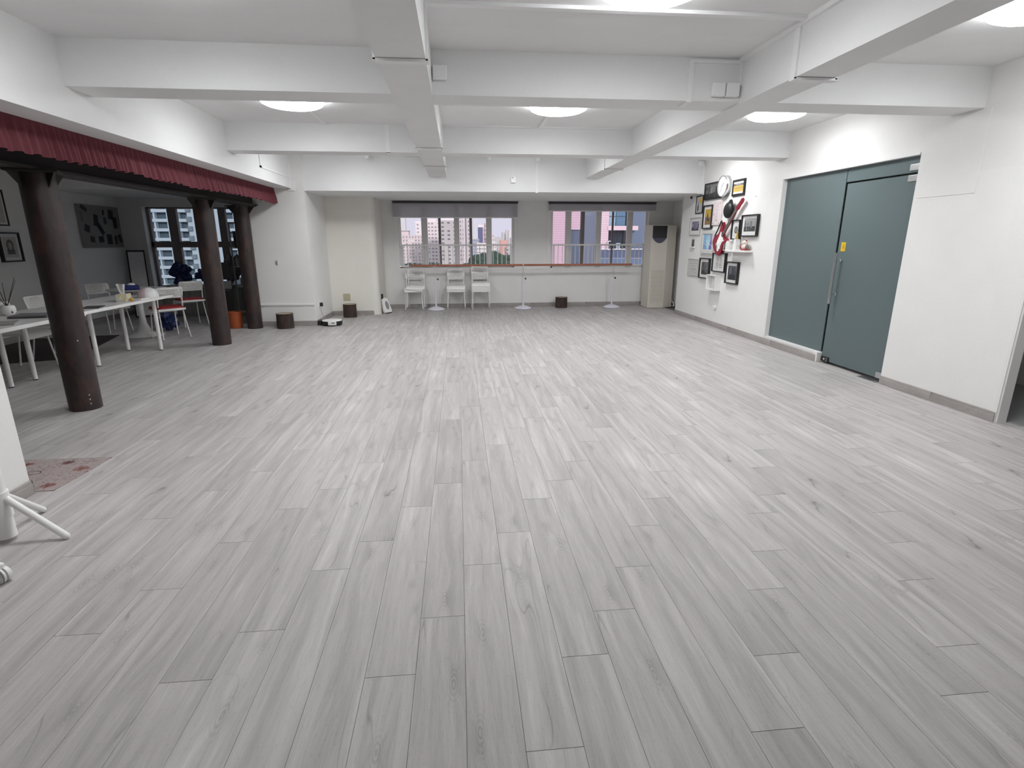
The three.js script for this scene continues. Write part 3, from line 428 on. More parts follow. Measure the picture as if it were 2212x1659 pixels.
{ const t = thing('pole_stand', 'white pole stand with three splayed tube legs beside the wall end', 'stand', [-2.285, 0, -2.63]);
  obj('pole', [cyl(0.043, 0.043, 1.6, 0, 0.02, 0, 24)], M.whitePlastic, t); obj('hub', cyl(0.05, 0.05, 0.13, 0, 0.13, 0, 24), M.whitePlastic, t);
  for (const [x, z] of [[0.29, 0.02], [-0.03, -0.285], [-0.22, 0.20]]) { const d = Math.hypot(x, z); const l = obj('leg', rod(V(x / d * 0.045, 0.225, z / d * 0.045), V(x, 0.017, z), 0.0165, 0.0165, 16), M.whiteMetal, t); obj('end_cap', new THREE.SphereGeometry(0.0165, 12, 8).translate(x, 0.017, z), M.whitePlastic, l); } }
{ const t = thing('caster_leg', 'white tube leg ending in a small white caster wheel', 'caster', [-2.025, 0, -2.262], -0.35);
  const w = obj('wheel', [cyl(0.033, 0.033, 0.016, 0, -0.008, 0, 28).rotateX(PI / 2).translate(0, 0.033, 0.012), cyl(0.033, 0.033, 0.016, 0, -0.008, 0, 28).rotateX(PI / 2).translate(0.0, 0.033, -0.012)], M.whitePlastic, t); obj('hub_cap', cyl(0.024, 0.024, 0.004, 0, 0, 0, 24).rotateX(PI / 2).translate(0, 0.033, 0.021), M.whiteMetal, w); obj('tread', new THREE.TorusGeometry(0.0325, 0.004, 8, 28).translate(0, 0.0355, 0.016), M.grey, w);
  obj('fork', [rbox(0.035, 0.03, 0.034, 0.008, -0.012, 0.072, 0)], M.whitePlastic, t); obj('tube_leg', rod(V(-0.02, 0.08, 0), V(-0.06, 0.30, 0.02), 0.013, 0.013, 14), M.whiteMetal, t); obj('base_tube', rod(V(-0.06, 0.29, 0.02), V(-0.06, 0.29, 0.5), 0.013, 0.013, 14), M.whiteMetal, t); }

// ------------------------------------------------------------------ dim side room: tables and chairs
M.tableTop = matL(0.78, 0.77, 0.76, 0.3);
function table(name, label, x0, x1, z0, z1, legs) {
  const t = thing(name, label, 'table'); obj('tabletop', rbox(x1 - x0, 0.035, z1 - z0, 0.005, (x0 + x1) / 2, 0.7175, (z0 + z1) / 2), M.tableTop, t);
  for (const [x, z] of legs) { const l = obj('leg', cyl(0.022, 0.026, 0.69, x, 0.01, z, 20), M.whiteMetal, t); obj('foot', cyl(0.02, 0.022, 0.012, x, 0, z, 16), M.black, l); }
  return t;
}
table('long_table', 'long white table with round legs behind the thick rusty pillar, tissue box on it', -4.62, -3.87, -7.78, -5.92, [[-4.06, -7.62], [-4.49, -7.64], [-4.285, -6.67], [-4.55, -6.05]]);
table('long_table', 'white table in the dim corner piled with grey papers and a diffuser', -4.9, -3.80, -5.88, -4.2, [[-4.56, -5.74], [-4.8, -4.4], [-4.0, -4.35]]);
const chairW = copy(chairA, [-4.98, 0, -6.56], PI / 2, 'white chair pushed under the table with the grey papers', 'white chairs in the dim side room');
copy(chairA, [-5.08, 0.006, -7.28], PI / 2, 'white chair at the long table, half hidden behind the thick rusty pillar', 'white chairs in the dim side room');
copy(chairA, [-5.62, 0, -9.25], 1.15, 'white chair at the round pedestal table in front of the leaning mirror', 'white chairs in the dim side room');
{ const redA = makeChair('white chair with red seat cushion facing the round pedestal table', M.whitePlastic, true); redA.position.set(-4.415, 0, -8.615); redA.rotation.y = -2.31; redA.userData.group = 'red-cushioned chairs';
  copy(redA, [-4.66, 0, -9.86], -0.75, 'second red-cushioned white chair, half hidden by the steel pillar', 'red-cushioned chairs'); }
{ const t = thing('pedestal_table', 'round white tulip pedestal table between the chairs', 'table', [-4.92, 0, -8.86]);
  obj('base', lathe([[0, 0.0], [0.27, 0], [0.27, 0.012], [0.20, 0.025], [0.10, 0.07], [0.05, 0.2], [0.037, 0.38], [0.045, 0.55], [0.08, 0.68], [0.12, 0.70], [0, 0.70]], 40), M.tableTop, t);
  obj('tabletop', lathe([[0, 0.70], [0.36, 0.705], [0.40, 0.72], [0.40, 0.73], [0, 0.73]], 48), M.tableTop, t); }
tag(obj('dark_rug', extrude(poly([[-6.45, 6.6], [-4.87, 7.15], [-5.35, 8.95], [-6.45, 8.7]]), 0.006).rotateX(-PI / 2), matL(0.035, 0.022, 0.021, 0.95)), 'dark brown rug under the chairs of the side room', 'rug');
// things on the tables
{ const t = thing('tissue_box', 'tissue box with yellow flowers and a tissue sticking out', 'tissue box', [-4.05, 0.735, -6.98], 0.3);
  const tx = canvasTex(128, 64, (c, w, h) => { c.fillStyle = '#c9c4bc'; c.fillRect(0, 0, w, h); for (let i = 0; i < 26; i++) { c.fillStyle = ['#d8cf9a', '#d9c063', '#e6e0c8'][i % 3]; c.beginPath(); c.arc(50 + rnd() * 78, rnd() * 64, rr(4, 11), 0, 7); c.fill(); } });
  obj('carton', rbox(0.12, 0.085, 0.22, 0.006, 0, 0.0425, 0, 1), mat(0xffffff, 0.6, { map: tx }), t);
  const g = new THREE.PlaneGeometry(0.09, 0.12, 6, 6).translate(0, 0.14, 0); const p = g.attributes.position; for (let i = 0; i < p.count; i++) { const k = (p.getY(i) - 0.08) / 0.12; p.setZ(i, 0.03 * Math.sin(p.getX(i) * 50) * k - 0.05 * k * k); p.setX(i, p.getX(i) * (0.45 + 0.7 * k) - 0.02 * k); } g.computeVertexNormals(); obj('tissue', g, new THREE.MeshStandardMaterial({ color: 0xe8e8e6, roughness: 0.9, side: THREE.DoubleSide }), t); }
{ const t = thing('serving_dome', 'glossy pale pink and white dome-shaped bowl upside down on the long table', 'bowl', [-4.0, 0.735, -7.42]);
  const prof = [[0.118, 0], [0.12, 0.02], [0.112, 0.06], [0.085, 0.10], [0.04, 0.122], [0.0, 0.127]]; obj('white_half', new THREE.LatheGeometry(prof.map(p => new THREE.Vector2(...p)), 24, 0.2, PI), matL(0.75, 0.74, 0.74, 0.2), t); obj('pink_half', new THREE.LatheGeometry(prof.map(p => new THREE.Vector2(...p)), 24, 0.2 + PI, PI), matL(0.72, 0.55, 0.57, 0.2), t); }
{ const t = thing('mandarin', 'small orange fruit beside the tissue box', 'fruit', [-3.94, 0.735, -6.94]); obj('fruit_body', new THREE.SphereGeometry(0.024, 16, 12).scale(1, 0.88, 1).translate(0, 0.021, 0), matL(0.62, 0.33, 0.03, 0.5), t); obj('stem', cyl(0.003, 0.002, 0.005, 0, 0.041, 0, 6), M.greyDark, t); }
tag(obj('marker_pen', merge([rod(V(-3.905, 0.743, -7.06), V(-3.90, 0.743, -7.20), 0.008), rod(V(-3.90, 0.743, -7.20), V(-3.899, 0.743, -7.23), 0.009)]), M.whitePlastic), 'white marker pen at the table edge beside the dome', 'pen');
{ const t = thing('magazine', 'dark thin magazine lying on the long table', 'magazine', [-4.0, 0.735, -6.32], 0.3); obj('cover', rbox(0.17, 0.005, 0.24, 0.001, 0, 0.0025, 0, 1), matL(0.04, 0.04, 0.07, 0.4), t); obj('pages', rbox(0.166, 0.004, 0.236, 0.001, 0, 0.007, 0.002, 1), matL(0.06, 0.055, 0.06, 0.4), t); }
{ const t = thing('tissue_pack', 'dark blue tissue pack with a white tissue on the round table', 'tissue pack', [-4.86, 0.73, -8.62], 0.5); const g = rbox(0.20, 0.07, 0.11, 0.02, 0, 0.037, 0, 3); const p = g.attributes.position; for (let i = 0; i < p.count; i++) p.setY(i, p.getY(i) * (1 + 0.12 * Math.sin(p.getX(i) * 40))); g.computeVertexNormals(); obj('wrapper', g, matL(0.012, 0.02, 0.15, 0.3), t); obj('tissue', new THREE.SphereGeometry(0.05, 12, 8).scale(1, 0.6, 0.7).translate(0, 0.075, 0), M.whitePlastic, t); }
tag(obj('dark_saucer', lathe([[0, 0.0], [0.05, 0], [0.075, 0.012], [0.07, 0.013], [0.048, 0.004], [0, 0.004]], 24).translate(-4.72, 0.73, -8.8), M.greyDark), 'small dark saucer on the round pedestal table', 'saucer');
function paperStack(x, y, z, w, d, n, turn, label, col) { const t = thing('paper_stack', label, 'papers', [x, y, z], turn, 'grey papers on the corner table'); for (let i = 0; i < n; i++) obj('sheet', rbox(w * rr(0.94, 1), 0.006, d * rr(0.94, 1), 0.001, rr(-0.01, 0.01), 0.003 + i * 0.006, rr(-0.01, 0.01), 1), col, t); }
paperStack(-4.1, 0.735, -5.6, 0.32, 0.24, 4, 0.2, 'pile of mauve grey papers beside the rusty pillar', matL(0.20, 0.19, 0.20, 0.8)); paperStack(-4.38, 0.735, -5.22, 0.30, 0.30, 5, -0.2, 'flat pile of dark grey papers in the middle of the corner table', matL(0.13, 0.125, 0.12, 0.8)); paperStack(-4.02, 0.735, -5.12, 0.22, 0.3, 2, 0.5, 'thin pale sheets near the table edge', matL(0.33, 0.31, 0.30, 0.8));
{ const t = thing('reed_diffuser', 'white round diffuser with dark twigs on the corner table', 'diffuser', [-4.42, 0.735, -5.74]); obj('pot', lathe([[0, 0], [0.04, 0.0], [0.062, 0.03], [0.064, 0.07], [0.055, 0.095], [0.05, 0.098], [0, 0.09]], 28), M.whitePlastic, t); obj('nozzle', cyl(0.012, 0.012, 0.012, 0, 0, 0, 14).rotateZ(PI / 2).translate(0.058, 0.035, 0.02), M.black, t); for (let i = 0; i < 5; i++) obj('twig', rod(V(0, 0.08, 0), V(rr(-0.10, 0.10), 0.30 + rr(0, 0.08), rr(-0.10, 0.10)), 0.004, 0.002, 6), matL(0.05, 0.04, 0.03, 0.8), t); }
tag(obj('wooden_vase', lathe([[0, 0], [0.05, 0], [0.07, 0.06], [0.055, 0.14], [0.03, 0.2], [0.035, 0.23], [0, 0.22]], 24).translate(-4.62, 0.735, -5.3), matL(0.10, 0.05, 0.03, 0.5)), 'brown wooden vase at the end of the corner table', 'vase');

// mirror, bench, bags, shelf rack, bucket
{ const T0 = V(-6.44, 1.245, -11.45), T1 = V(-6.17, 1.245, -11.58), B0 = V(-6.24, 0.0, -11.02), u = T1.clone().sub(T0), w = u.length(); u.normalize(); const v = T0.clone().sub(B0); v.addScaledVector(u, -v.dot(u)); const h = v.length(); v.normalize(); const n = u.clone().cross(v);
  const t = thing('leaning_mirror', 'tall narrow black-framed mirror leaning in the corner of the side room', 'mirror'); t.matrixAutoUpdate = true; t.quaternion.setFromRotationMatrix(new THREE.Matrix4().makeBasis(u, v, n)); t.position.copy(T0).addScaledVector(v, -h);
  const bw = 0.022; obj('frame', extrude(poly(rectPts(0, w, 0, h), [rectPts(bw, w - bw, bw, h - bw)]), 0.03), M.black, t); obj('mirror_glass', box2(bw * 0.8, w - bw * 0.8, bw * 0.8, h - bw * 0.8, 0.006, 0.014), matL(0.85, 0.86, 0.88, 0.06, { metalness: 1 }), t); }
{ const t = thing('storage_bench', 'low grey storage bench under the side room window', 'bench', [-5.0, 0, -11.38]); obj('carcass', rbox(1.5, 0.56, 0.44, 0.01, 0, 0.28, 0, 1), matL(0.20, 0.20, 0.19, 0.8), t); for (let i = 0; i < 3; i++) obj('door', rbox(0.47, 0.48, 0.012, 0.004, -0.495 + i * 0.495, 0.28, 0.225, 1), matL(0.23, 0.23, 0.22, 0.8), t); obj('top_board', rbox(1.54, 0.03, 0.47, 0.006, 0, 0.575, 0, 1), matL(0.17, 0.17, 0.17, 0.7), t); }
function lump(rx, ry, rz, amp, sd, sharp = 1) { const g = new THREE.IcosahedronGeometry(1, 4), p = g.attributes.position; for (let i = 0; i < p.count; i++) { const x = p.getX(i), y = p.getY(i), z = p.getZ(i); const k = 1 + amp * (Math.abs(fbm(x * 2.2 + sd, y * 2.2 + z * 1.7, 2) - 0.5) * 4 - 0.6) + sharp * 0.18 * Math.cos(Math.atan2(y, x) * 5 + sd); p.setXYZ(i, x * rx * k, y * ry * k, z * rz * k); } g.computeVertexNormals(); return g; }
tag(obj('blue_bag', lump(0.17, 0.17, 0.11, 0.5, 3).translate(-5.42, 0.82, -11.32), M.blue), 'crumpled dark blue bag on the bench below the window', 'bag', 'dark blue crumpled bags');
tag(obj('blue_bag', lump(0.14, 0.13, 0.10, 0.5, 8).translate(-4.97, 0.77, -11.28), M.blue), 'smaller dark blue bag slumped on the bench beside the grey sack', 'bag', 'dark blue crumpled bags');
tag(obj('blue_bag', lump(0.14, 0.15, 0.10, 0.4, 15).translate(-4.78, 0.16, -9.36), M.blue), 'dark blue bundle lying under the red-cushioned chairs', 'bag', 'dark blue crumpled bags');
tag(obj('grey_sack', lump(0.19, 0.24, 0.12, 0.5, 21, 0.5).translate(-4.44, 0.92, -11.33), matL(0.13, 0.125, 0.14, 0.35)), 'wrinkled grey plastic sack on the bench', 'sack');
{ const t = thing('shelf_rack', 'thin metal shelf rack behind the dark pillar', 'shelf', [-3.74, 0, -10.45]); const lm = matL(0.28, 0.28, 0.28, 0.5);
  for (const x of [-0.27, 0.27]) for (const z of [-0.16, 0.16]) obj('post', rbox(0.022, 1.75, 0.022, 0.003, x, 0.875, z, 1), lm, t);
  for (const y of [0.16, 0.62, 0.98, 1.31, 1.74]) obj('shelf', rbox(0.56, 0.018, 0.34, 0.003, 0, y, 0, 1), lm, t); }
const sb = (x, y, z, w, h, d, col, label, name = 'storage_box') => { const t = thing(name, label, 'box', [x, y, z], 0, 'boxes on the metal rack'); obj('box_body', rbox(w, h, d, 0.006, 0, h / 2, 0, 1), col, t); obj('lid', rbox(w + 0.008, 0.02, d + 0.008, 0.004, 0, h + 0.01, 0, 1), M.dark, t); };
sb(-3.82, 1.32, -10.42, 0.28, 0.26, 0.26, M.dark, 'big black box on the rack shelf at head height'); sb(-3.72, 0.99, -10.42, 0.2, 0.08, 0.24, M.greyDark, 'low dark box on the middle rack shelf'); sb(-3.74, 0.63, -10.42, 0.26, 0.10, 0.25, M.dark, 'flat black box on the lower rack shelf'); sb(-3.6, 0.17, -10.42, 0.22, 0.2, 0.24, M.grey, 'grey box at the bottom of the rack');
for (const [y, k] of [[1.0, 0], [0.64, 1], [0.64, 2], [1.0, 3]]) tag(obj('bottle', lathe([[0, 0], [0.028, 0], [0.03, 0.1], [0.012, 0.14], [0.012, 0.17], [0, 0.17]], 14).translate(-3.96 + (k % 2) * 0.07, y, -10.34 - (k > 1 ? 0.1 : 0)), matL(0.3, 0.3, 0.3, 0.3)), 'small grey bottle at the post end of a rack shelf', 'bottle', 'grey bottles on the rack');
{ const t = thing('folded_chair', 'black folded chair with a grey pad leaning before the rack', 'chair', [-4.13, 0, -10.05], 0.2); for (const s of [-0.12, 0.12]) obj('leg', rod(V(s, 0, 0.10), V(s, 1.08, -0.08), 0.012), M.black, t); obj('back_panel', rbox(0.26, 0.30, 0.02, 0.01, 0, 0.92, -0.04), M.black, t); obj('seat_pad', rbox(0.25, 0.14, 0.03, 0.01, 0, 0.68, 0.0), matL(0.22, 0.22, 0.22, 0.7), t); obj('lower_panel', rbox(0.25, 0.38, 0.02, 0.01, 0, 0.38, 0.05), M.black, t); }
{ const t = thing('bucket', 'glossy orange plastic bucket at the foot of the dark pillar', 'bucket', [-3.80, 0, -9.52]); obj('pail', lathe([[0, 0.0], [0.095, 0], [0.102, 0.01], [0.118, 0.255], [0.128, 0.258], [0.128, 0.275], [0.118, 0.275], [0.113, 0.262], [0.097, 0.012], [0, 0.012]], 36), M.orange, t); const hd = new THREE.TorusGeometry(0.122, 0.004, 6, 30, PI).rotateX(1.25).translate(0, 0.24, 0); obj('handle', hd, M.orange, t); }

// pictures of the side room
function faceTex(dark, w, h) { return canvasTex(w, h, (c) => { c.fillStyle = '#b7b4ae'; c.fillRect(0, 0, w, h); c.fillStyle = dark; c.globalAlpha = 0.85; c.beginPath(); c.ellipse(w * 0.5, h * 0.42, w * 0.27, h * 0.3, 0, 0, 7); c.fill(); c.fillRect(w * 0.22, h * 0.6, w * 0.56, h * 0.25); c.fillStyle = '#a9a49c'; c.beginPath(); c.ellipse(w * 0.5, h * 0.45, w * 0.14, h * 0.19, 0, 0, 7); c.fill(); }); }
function frame(o) {                                                        // a picture hung on a wall: o.at = middle of its back, o.turn faces it into the room
  const t = thing(o.name || 'picture_frame', o.label, 'picture', o.at, o.turn, o.group), { w, h, d, b } = o;
  obj('frame', extrude(poly(rectPts(-w / 2, w / 2, -h / 2, h / 2), [rectPts(-w / 2 + b, w / 2 - b, -h / 2 + b, h / 2 - b)]), d), o.mat, t);
  if (o.mount) obj('mount', box2(-w / 2 + b, w / 2 - b, -h / 2 + b, h / 2 - b, 0.002, d * 0.5), o.mountMat || matL(0.74, 0.73, 0.72, 0.8), t);
  const m = b + (o.mount || 0), my = b + (o.mountY || o.mount || 0); obj('print', new THREE.PlaneGeometry(w - 2 * m, h - 2 * my).translate(0, o.dy || 0, (o.mount ? d * 0.5 : d * 0.6) + 0.001), new THREE.MeshStandardMaterial({ map: o.tex, roughness: 0.45 }), t);
  return t;
}
const GS = 'portrait drawings in the dim side room';
frame({ label: 'larger pencil portrait in a thin dark frame, the upper of two', at: [-6.55, 1.90, -8.60], turn: PI / 2, w: 0.56, h: 0.50, d: 0.025, b: 0.018, mat: M.dark, mount: 0.03, tex: faceTex('#6d6a66', 128, 128), group: GS });
frame({ label: 'small pencil portrait in a thick dark frame, the lower of two', at: [-6.55, 1.35, -8.79], turn: PI / 2, w: 0.38, h: 0.42, d: 0.05, b: 0.02, mat: M.dark, mount: 0.045, tex: faceTex('#4c4845', 128, 144), group: GS });
const collage = canvasTex(384, 256, (c, w, h) => { c.fillStyle = '#8d8a88'; c.fillRect(0, 0, w, h); c.globalAlpha = 0.92;
  for (const [x, y, a, b, r, col] of [[60, 22, 54, 26, 0.5, '#3d3634'], [150, 90, 40, 70, 0.2, '#26262a'], [180, 140, 34, 80, -0.6, '#232327'], [60, 140, 46, 44, 0.3, '#333236'], [300, 50, 50, 60, 0.2, '#2c2a2d'], [330, 100, 40, 70, 0.0, '#242326'], [230, 40, 18, 34, 0.2, '#2c2b2e'], [235, 90, 30, 44, 0, '#4b494d'], [90, 205, 40, 36, 0.1, '#33302f'], [170, 205, 48, 38, -0.1, '#2a2829'], [250, 205, 50, 62, 0.05, '#242427'], [312, 210, 26, 54, 0.05, '#29292d'], [355, 200, 34, 50, -0.3, '#303034'], [30, 70, 26, 60, 0.1, '#7a7472']]) { c.save(); c.translate(x, y); c.rotate(r); c.fillStyle = col; c.fillRect(-a / 2, -b / 2, a, b); c.restore(); } });
{ const t = thing('canvas_collage', 'unframed canvas covered with dark photo cut-outs on the side room wall', 'canvas', [-6.547, 1.685, -10.98], PI / 2); obj('canvas', rbox(1.18, 0.74, 0.025, 0.004, 0, 0, 0.0125, 1), matL(0.3, 0.3, 0.29, 0.9), t); obj('printed_face', new THREE.PlaneGeometry(1.18, 0.74).translate(0, 0, 0.0262), mat(0xffffff, 0.9, { map: collage }), t); }

// ------------------------------------------------------------------ picture wall
const XW = 4.33, RT = -PI / 2;
const silver = matL(0.50, 0.49, 0.47, 0.4, { metalness: 0.4 }), creamFrame = matL(0.62, 0.61, 0.58, 0.45);
function street(w, h, tint, sd) {                                          // invented monochrome street scene
  return canvasTex(w, h, c => { let s = sd; const r = () => { s = (s * 16807) % 2147483647; return s / 2147483647; }; const g = v => `rgb(${Math.round(v * tint[0])},${Math.round(v * tint[1])},${Math.round(v * tint[2])})`;
    c.fillStyle = g(150); c.fillRect(0, 0, w, h); c.fillStyle = g(70); c.fillRect(0, h * 0.62, w, h * 0.38);
    for (let i = 0; i < 9; i++) { const x = r() * w, bw = w * (0.06 + r() * 0.12), bh = h * (0.2 + r() * 0.45); c.fillStyle = g(45 + r() * 140); c.fillRect(x, h * 0.66 - bh, bw, bh); }
    for (let i = 0; i < 8; i++) { const x = r() * w, y = h * (0.55 + r() * 0.35), k = h * (0.05 + r() * 0.06); c.fillStyle = g(30 + r() * 190); c.beginPath(); c.arc(x, y - k, k * 0.4, 0, 7); c.fill(); c.fillRect(x - k * 0.4, y - k * 0.6, k * 0.8, k * 1.6); } });
}
function wf(label, z0, z1, y1, y0, d, o) {                                 // outline as it sits on the wall (z0 far side, z1 near side)
  const k = 1 - d / XW, a = z0 * k, b = z1 * (1 - 0.15 * d), yy0 = 1.45 + (y0 - 1.45) * (1 - d / 8.66), yy1 = 1.45 + (y1 - 1.45) * (1 - d / 8.66);
  return frame({ label, at: [XW, (yy0 + yy1) / 2, (a + b) / 2], turn: RT, w: b - a, h: yy1 - yy0, d, b: 0.016, mat: M.black, group: 'pictures on the display wall', ...o });
}
const N1 = [1, 1, 1];
wf('wide black-framed dark city photograph beside the clock', -9.61, -8.98, 2.38, 2.108, 0.03, { b: 0.022, mount: 0, tex: street(256, 112, [0.75, 0.75, 0.75], 77) });
wf('black-framed yellow and grey poster on the far side of the clock', -8.607, -8.215, 2.34, 2.10, 0.025, { b: 0.03, tex: canvasTex(256, 192, (c, w, h) => { c.fillStyle = '#dcdad6'; c.fillRect(0, 0, w, h); c.fillStyle = '#6c6a68'; c.fillRect(0, h * 0.17, w, h * 0.17); c.fillStyle = '#c9c7c4'; c.font = 'bold 22px sans-serif'; c.fillText('WEEK FROM', 60, h * 0.29); c.fillStyle = '#d5b45e'; c.fillRect(0, h * 0.34, w, h * 0.5); c.fillStyle = '#8d7548'; c.font = 'bold 50px sans-serif'; c.fillText('TUESDAY', 16, h * 0.64); c.fillStyle = '#a98f52'; c.fillRect(60, h * 0.72, 130, 8); }) });
wf('narrow black-framed print with a yellow block and a dark bottle', -9.92, -9.62, 2.203, 1.896, 0.02, { b: 0.016, tex: canvasTex(128, 256, (c, w, h) => { c.fillStyle = '#bdbcbb'; c.fillRect(0, 0, w, h); c.fillStyle = '#d9a93a'; c.fillRect(w * 0.5, h * 0.1, w * 0.4, h * 0.3); c.fillStyle = '#3b3c3e'; c.beginPath(); c.ellipse(w * 0.3, h * 0.72, 13, 52, 0, 0, 7); c.fill(); c.fillRect(w * 0.3 - 5, h * 0.42, 10, 40); }) });
wf('deep black frame with a yellow and brown framed print', -9.60, -9.22, 2.02, 1.628, 0.045, { mount: 0.05, tex: canvasTex(128, 192, (c, w, h) => { c.fillStyle = '#b99a3c'; c.fillRect(0, 0, w, h * 0.55); c.fillStyle = '#8a6a42'; c.fillRect(0, h * 0.52, w, h * 0.48); c.fillStyle = '#6a5f6a'; c.fillRect(w * 0.1, h * 0.5, w * 0.5, h * 0.18); c.fillStyle = '#40382c'; c.beginPath(); c.moveTo(w * 0.45, h * 0.2); c.lineTo(w * 0.6, h * 0.5); c.lineTo(w * 0.35, h * 0.5); c.fill(); c.fillStyle = '#2e2926'; c.beginPath(); c.moveTo(w * 0.5, h * 0.55); c.lineTo(w * 0.8, h * 0.75); c.lineTo(w * 0.4, h * 0.75); c.fill(); }) });
wf('silver-framed print of a hazy violet street', -10.11, -9.64, 1.83, 1.52, 0.02, { mat: silver, b: 0.014, mount: 0.06, dy: 0.01, tex: street(192, 160, [0.9, 0.86, 1.0], 1234) });
wf('thick pale frame with an abstract blue and violet painting', -9.57, -9.062, 1.60, 1.21, 0.03, { mat: creamFrame, b: 0.055, mount: 0.012, tex: canvasTex(192, 192, (c, w, h) => { const q = ['#8fb6d6', '#b9d3e6', '#7fa7c9', '#9a93c6', '#a7c9d2', '#6f76ac']; c.fillStyle = q[1]; c.fillRect(0, 0, w, h); for (const [pts, k] of [[[0, 0, 90, 0, 50, 80, 0, 120], 0], [[0, 120, 50, 80, 90, 192, 0, 192], 2], [[130, 0, 192, 0, 192, 90, 150, 70], 3], [[150, 70, 192, 90, 192, 192, 120, 192], 5], [[90, 0, 130, 0, 150, 70, 50, 80], 4]]) { c.fillStyle = q[k]; c.beginPath(); c.moveTo(pts[0], pts[1]); for (let i = 2; i < pts.length; i += 2) c.lineTo(pts[i], pts[i + 1]); c.fill(); } c.strokeStyle = '#e6edf2'; c.lineWidth = 5; c.beginPath(); c.moveTo(10, 110); c.lineTo(110, 160); c.moveTo(100, 110); c.lineTo(190, 150); c.stroke(); }) });
wf('narrow deep black frame with an oval grey medallion', -8.51, -8.232, 1.742, 1.445, 0.045, { mount: 0.028, tex: canvasTex(128, 192, (c, w, h) => { c.fillStyle = '#d2d0ce'; c.fillRect(0, 0, w, h); c.fillStyle = '#5c5b5b'; c.beginPath(); c.ellipse(w / 2, h * 0.52, 44, 50, 0, 0, 7); c.fill(); c.fillStyle = '#9c9a98'; c.beginPath(); c.ellipse(w / 2, h * 0.52, 25, 30, 0, 0, 7); c.fill(); c.fillStyle = '#444'; c.fillRect(w / 2 - 5, h * 0.4, 10, 42); }) });
wf('deep black frame with a grey group photograph beside the glass panel', -8.22, -7.732, 1.803, 1.489, 0.045, { mount: 0.05, mountY: 0.045, dy: 0.012, tex: street(192, 160, N1, 4321) });
wf('deep black frame with a page of dark lettering blocks', -9.076, -8.585, 1.23, 0.92, 0.045, { mount: 0.03, tex: canvasTex(192, 160, (c, w, h) => { c.fillStyle = '#cfcdca'; c.fillRect(0, 0, w, h); const words = [['TAKE', 'FIRST'], ['YOUR', 'ART & A'], ['LOVE', 'SPELL'], ['NEED', 'again'], ['COOL', 'ever'], ['only', 'forever']]; c.fillStyle = '#4a4948'; words.forEach((r, i) => { c.font = `bold ${i === 4 ? 24 : 17}px sans-serif`; c.fillText(r[0], 40, 36 + i * 21, 50); c.fillText(r[1], 100, 36 + i * 21, 58); }); }) });
wf('deep black frame with a dark night street photograph in the lower row', -9.57, -9.152, 1.132, 0.78, 0.045, { mount: 0.05, tex: street(128, 176, [0.7, 0.7, 0.7], 999) });
wf('thin silver-framed certificate in the lower row', -10.046, -9.57, 1.10, 0.789, 0.015, { mat: silver, b: 0.01, tex: canvasTex(192, 160, (c, w, h) => { c.fillStyle = '#c7c5c3'; c.fillRect(0, 0, w, h); c.fillStyle = '#8d8b89'; for (const [x, y, l] of [[30, 40, 60], [110, 36, 50], [60, 62, 70], [50, 90, 90], [40, 98, 110], [60, 122, 40], [120, 126, 40]]) c.fillRect(x, y, l, 3); }) });
wf('deep black frame with a dark photograph of a bright roadside figure in the lower row', -8.571, -8.155, 1.105, 0.762, 0.045, { mount: 0.045, tex: street(128, 176, [0.62, 0.63, 0.68], 555) });
// clock
{ const t = thing('wall_clock', 'round chrome-rimmed wall clock with a white face', 'clock', [XW, 2.272, -8.785], RT); const R = 0.162;
  obj('rim', lathe([[R - 0.012, 0.085], [R - 0.004, 0.088], [R, 0.08], [R + 0.004, 0.0], [0, 0]], 56).rotateX(PI / 2), M.chrome, t);
  obj('face', new THREE.CircleGeometry(R - 0.01, 48).translate(0, 0, 0.08), matL(0.76, 0.76, 0.76, 0.5), t);
  for (let i = 0; i < 12; i++) { const a = i * PI / 6; obj('hour_mark', box2(-0.0012, 0.0012, 0.128, 0.143, 0.0805, 0.0815).rotateZ(a), matL(0.5, 0.5, 0.5, 0.6), t); }
  obj('hour_hand', box2(-0.003, 0.003, -0.012, 0.075, 0.082, 0.0835).rotateZ(-0.75), M.grey, t); obj('minute_hand', box2(-0.002, 0.002, -0.015, 0.11, 0.084, 0.0855).rotateZ(2.6), M.grey, t); }
// pink board
{ const px = canvasTex(192, 256, (c, w, h) => { c.fillStyle = '#dccfd0'; c.fillRect(0, 0, w, h); c.fillStyle = '#3c3438'; c.font = 'bold 20px serif'; c.fillText('A', 92, 34); c.fillText('S', 94, 58); c.fillText('&', 84, 100); c.save(); c.translate(88, 116); c.rotate(PI / 2); c.font = '15px serif'; c.fillText('friendly', 0, 0); c.restore(); c.beginPath(); c.ellipse(84, 182, 7, 4, -0.6, 0, 7); c.fill(); c.font = 'bold 17px sans-serif'; c.fillText('GIFTS', 70, 212); for (const [x, y] of [[150, 22], [28, 140], [22, 240], [150, 236]]) { c.beginPath(); c.ellipse(x, y, 5, 8, 0.3, 0, 7); c.fill(); } });
  const t = thing('pink_board', 'pale pink board with small black lettering beside the guitar', 'board', [XW, 1.87, -9.0], RT); obj('board', rbox(0.315, 0.385, 0.022, 0.003, 0, 0, 0.011, 1), matL(0.68, 0.58, 0.59, 0.7), t); obj('print', new THREE.PlaneGeometry(0.31, 0.38).translate(0, 0, 0.0228), mat(0xffffff, 0.7, { map: px }), t); }
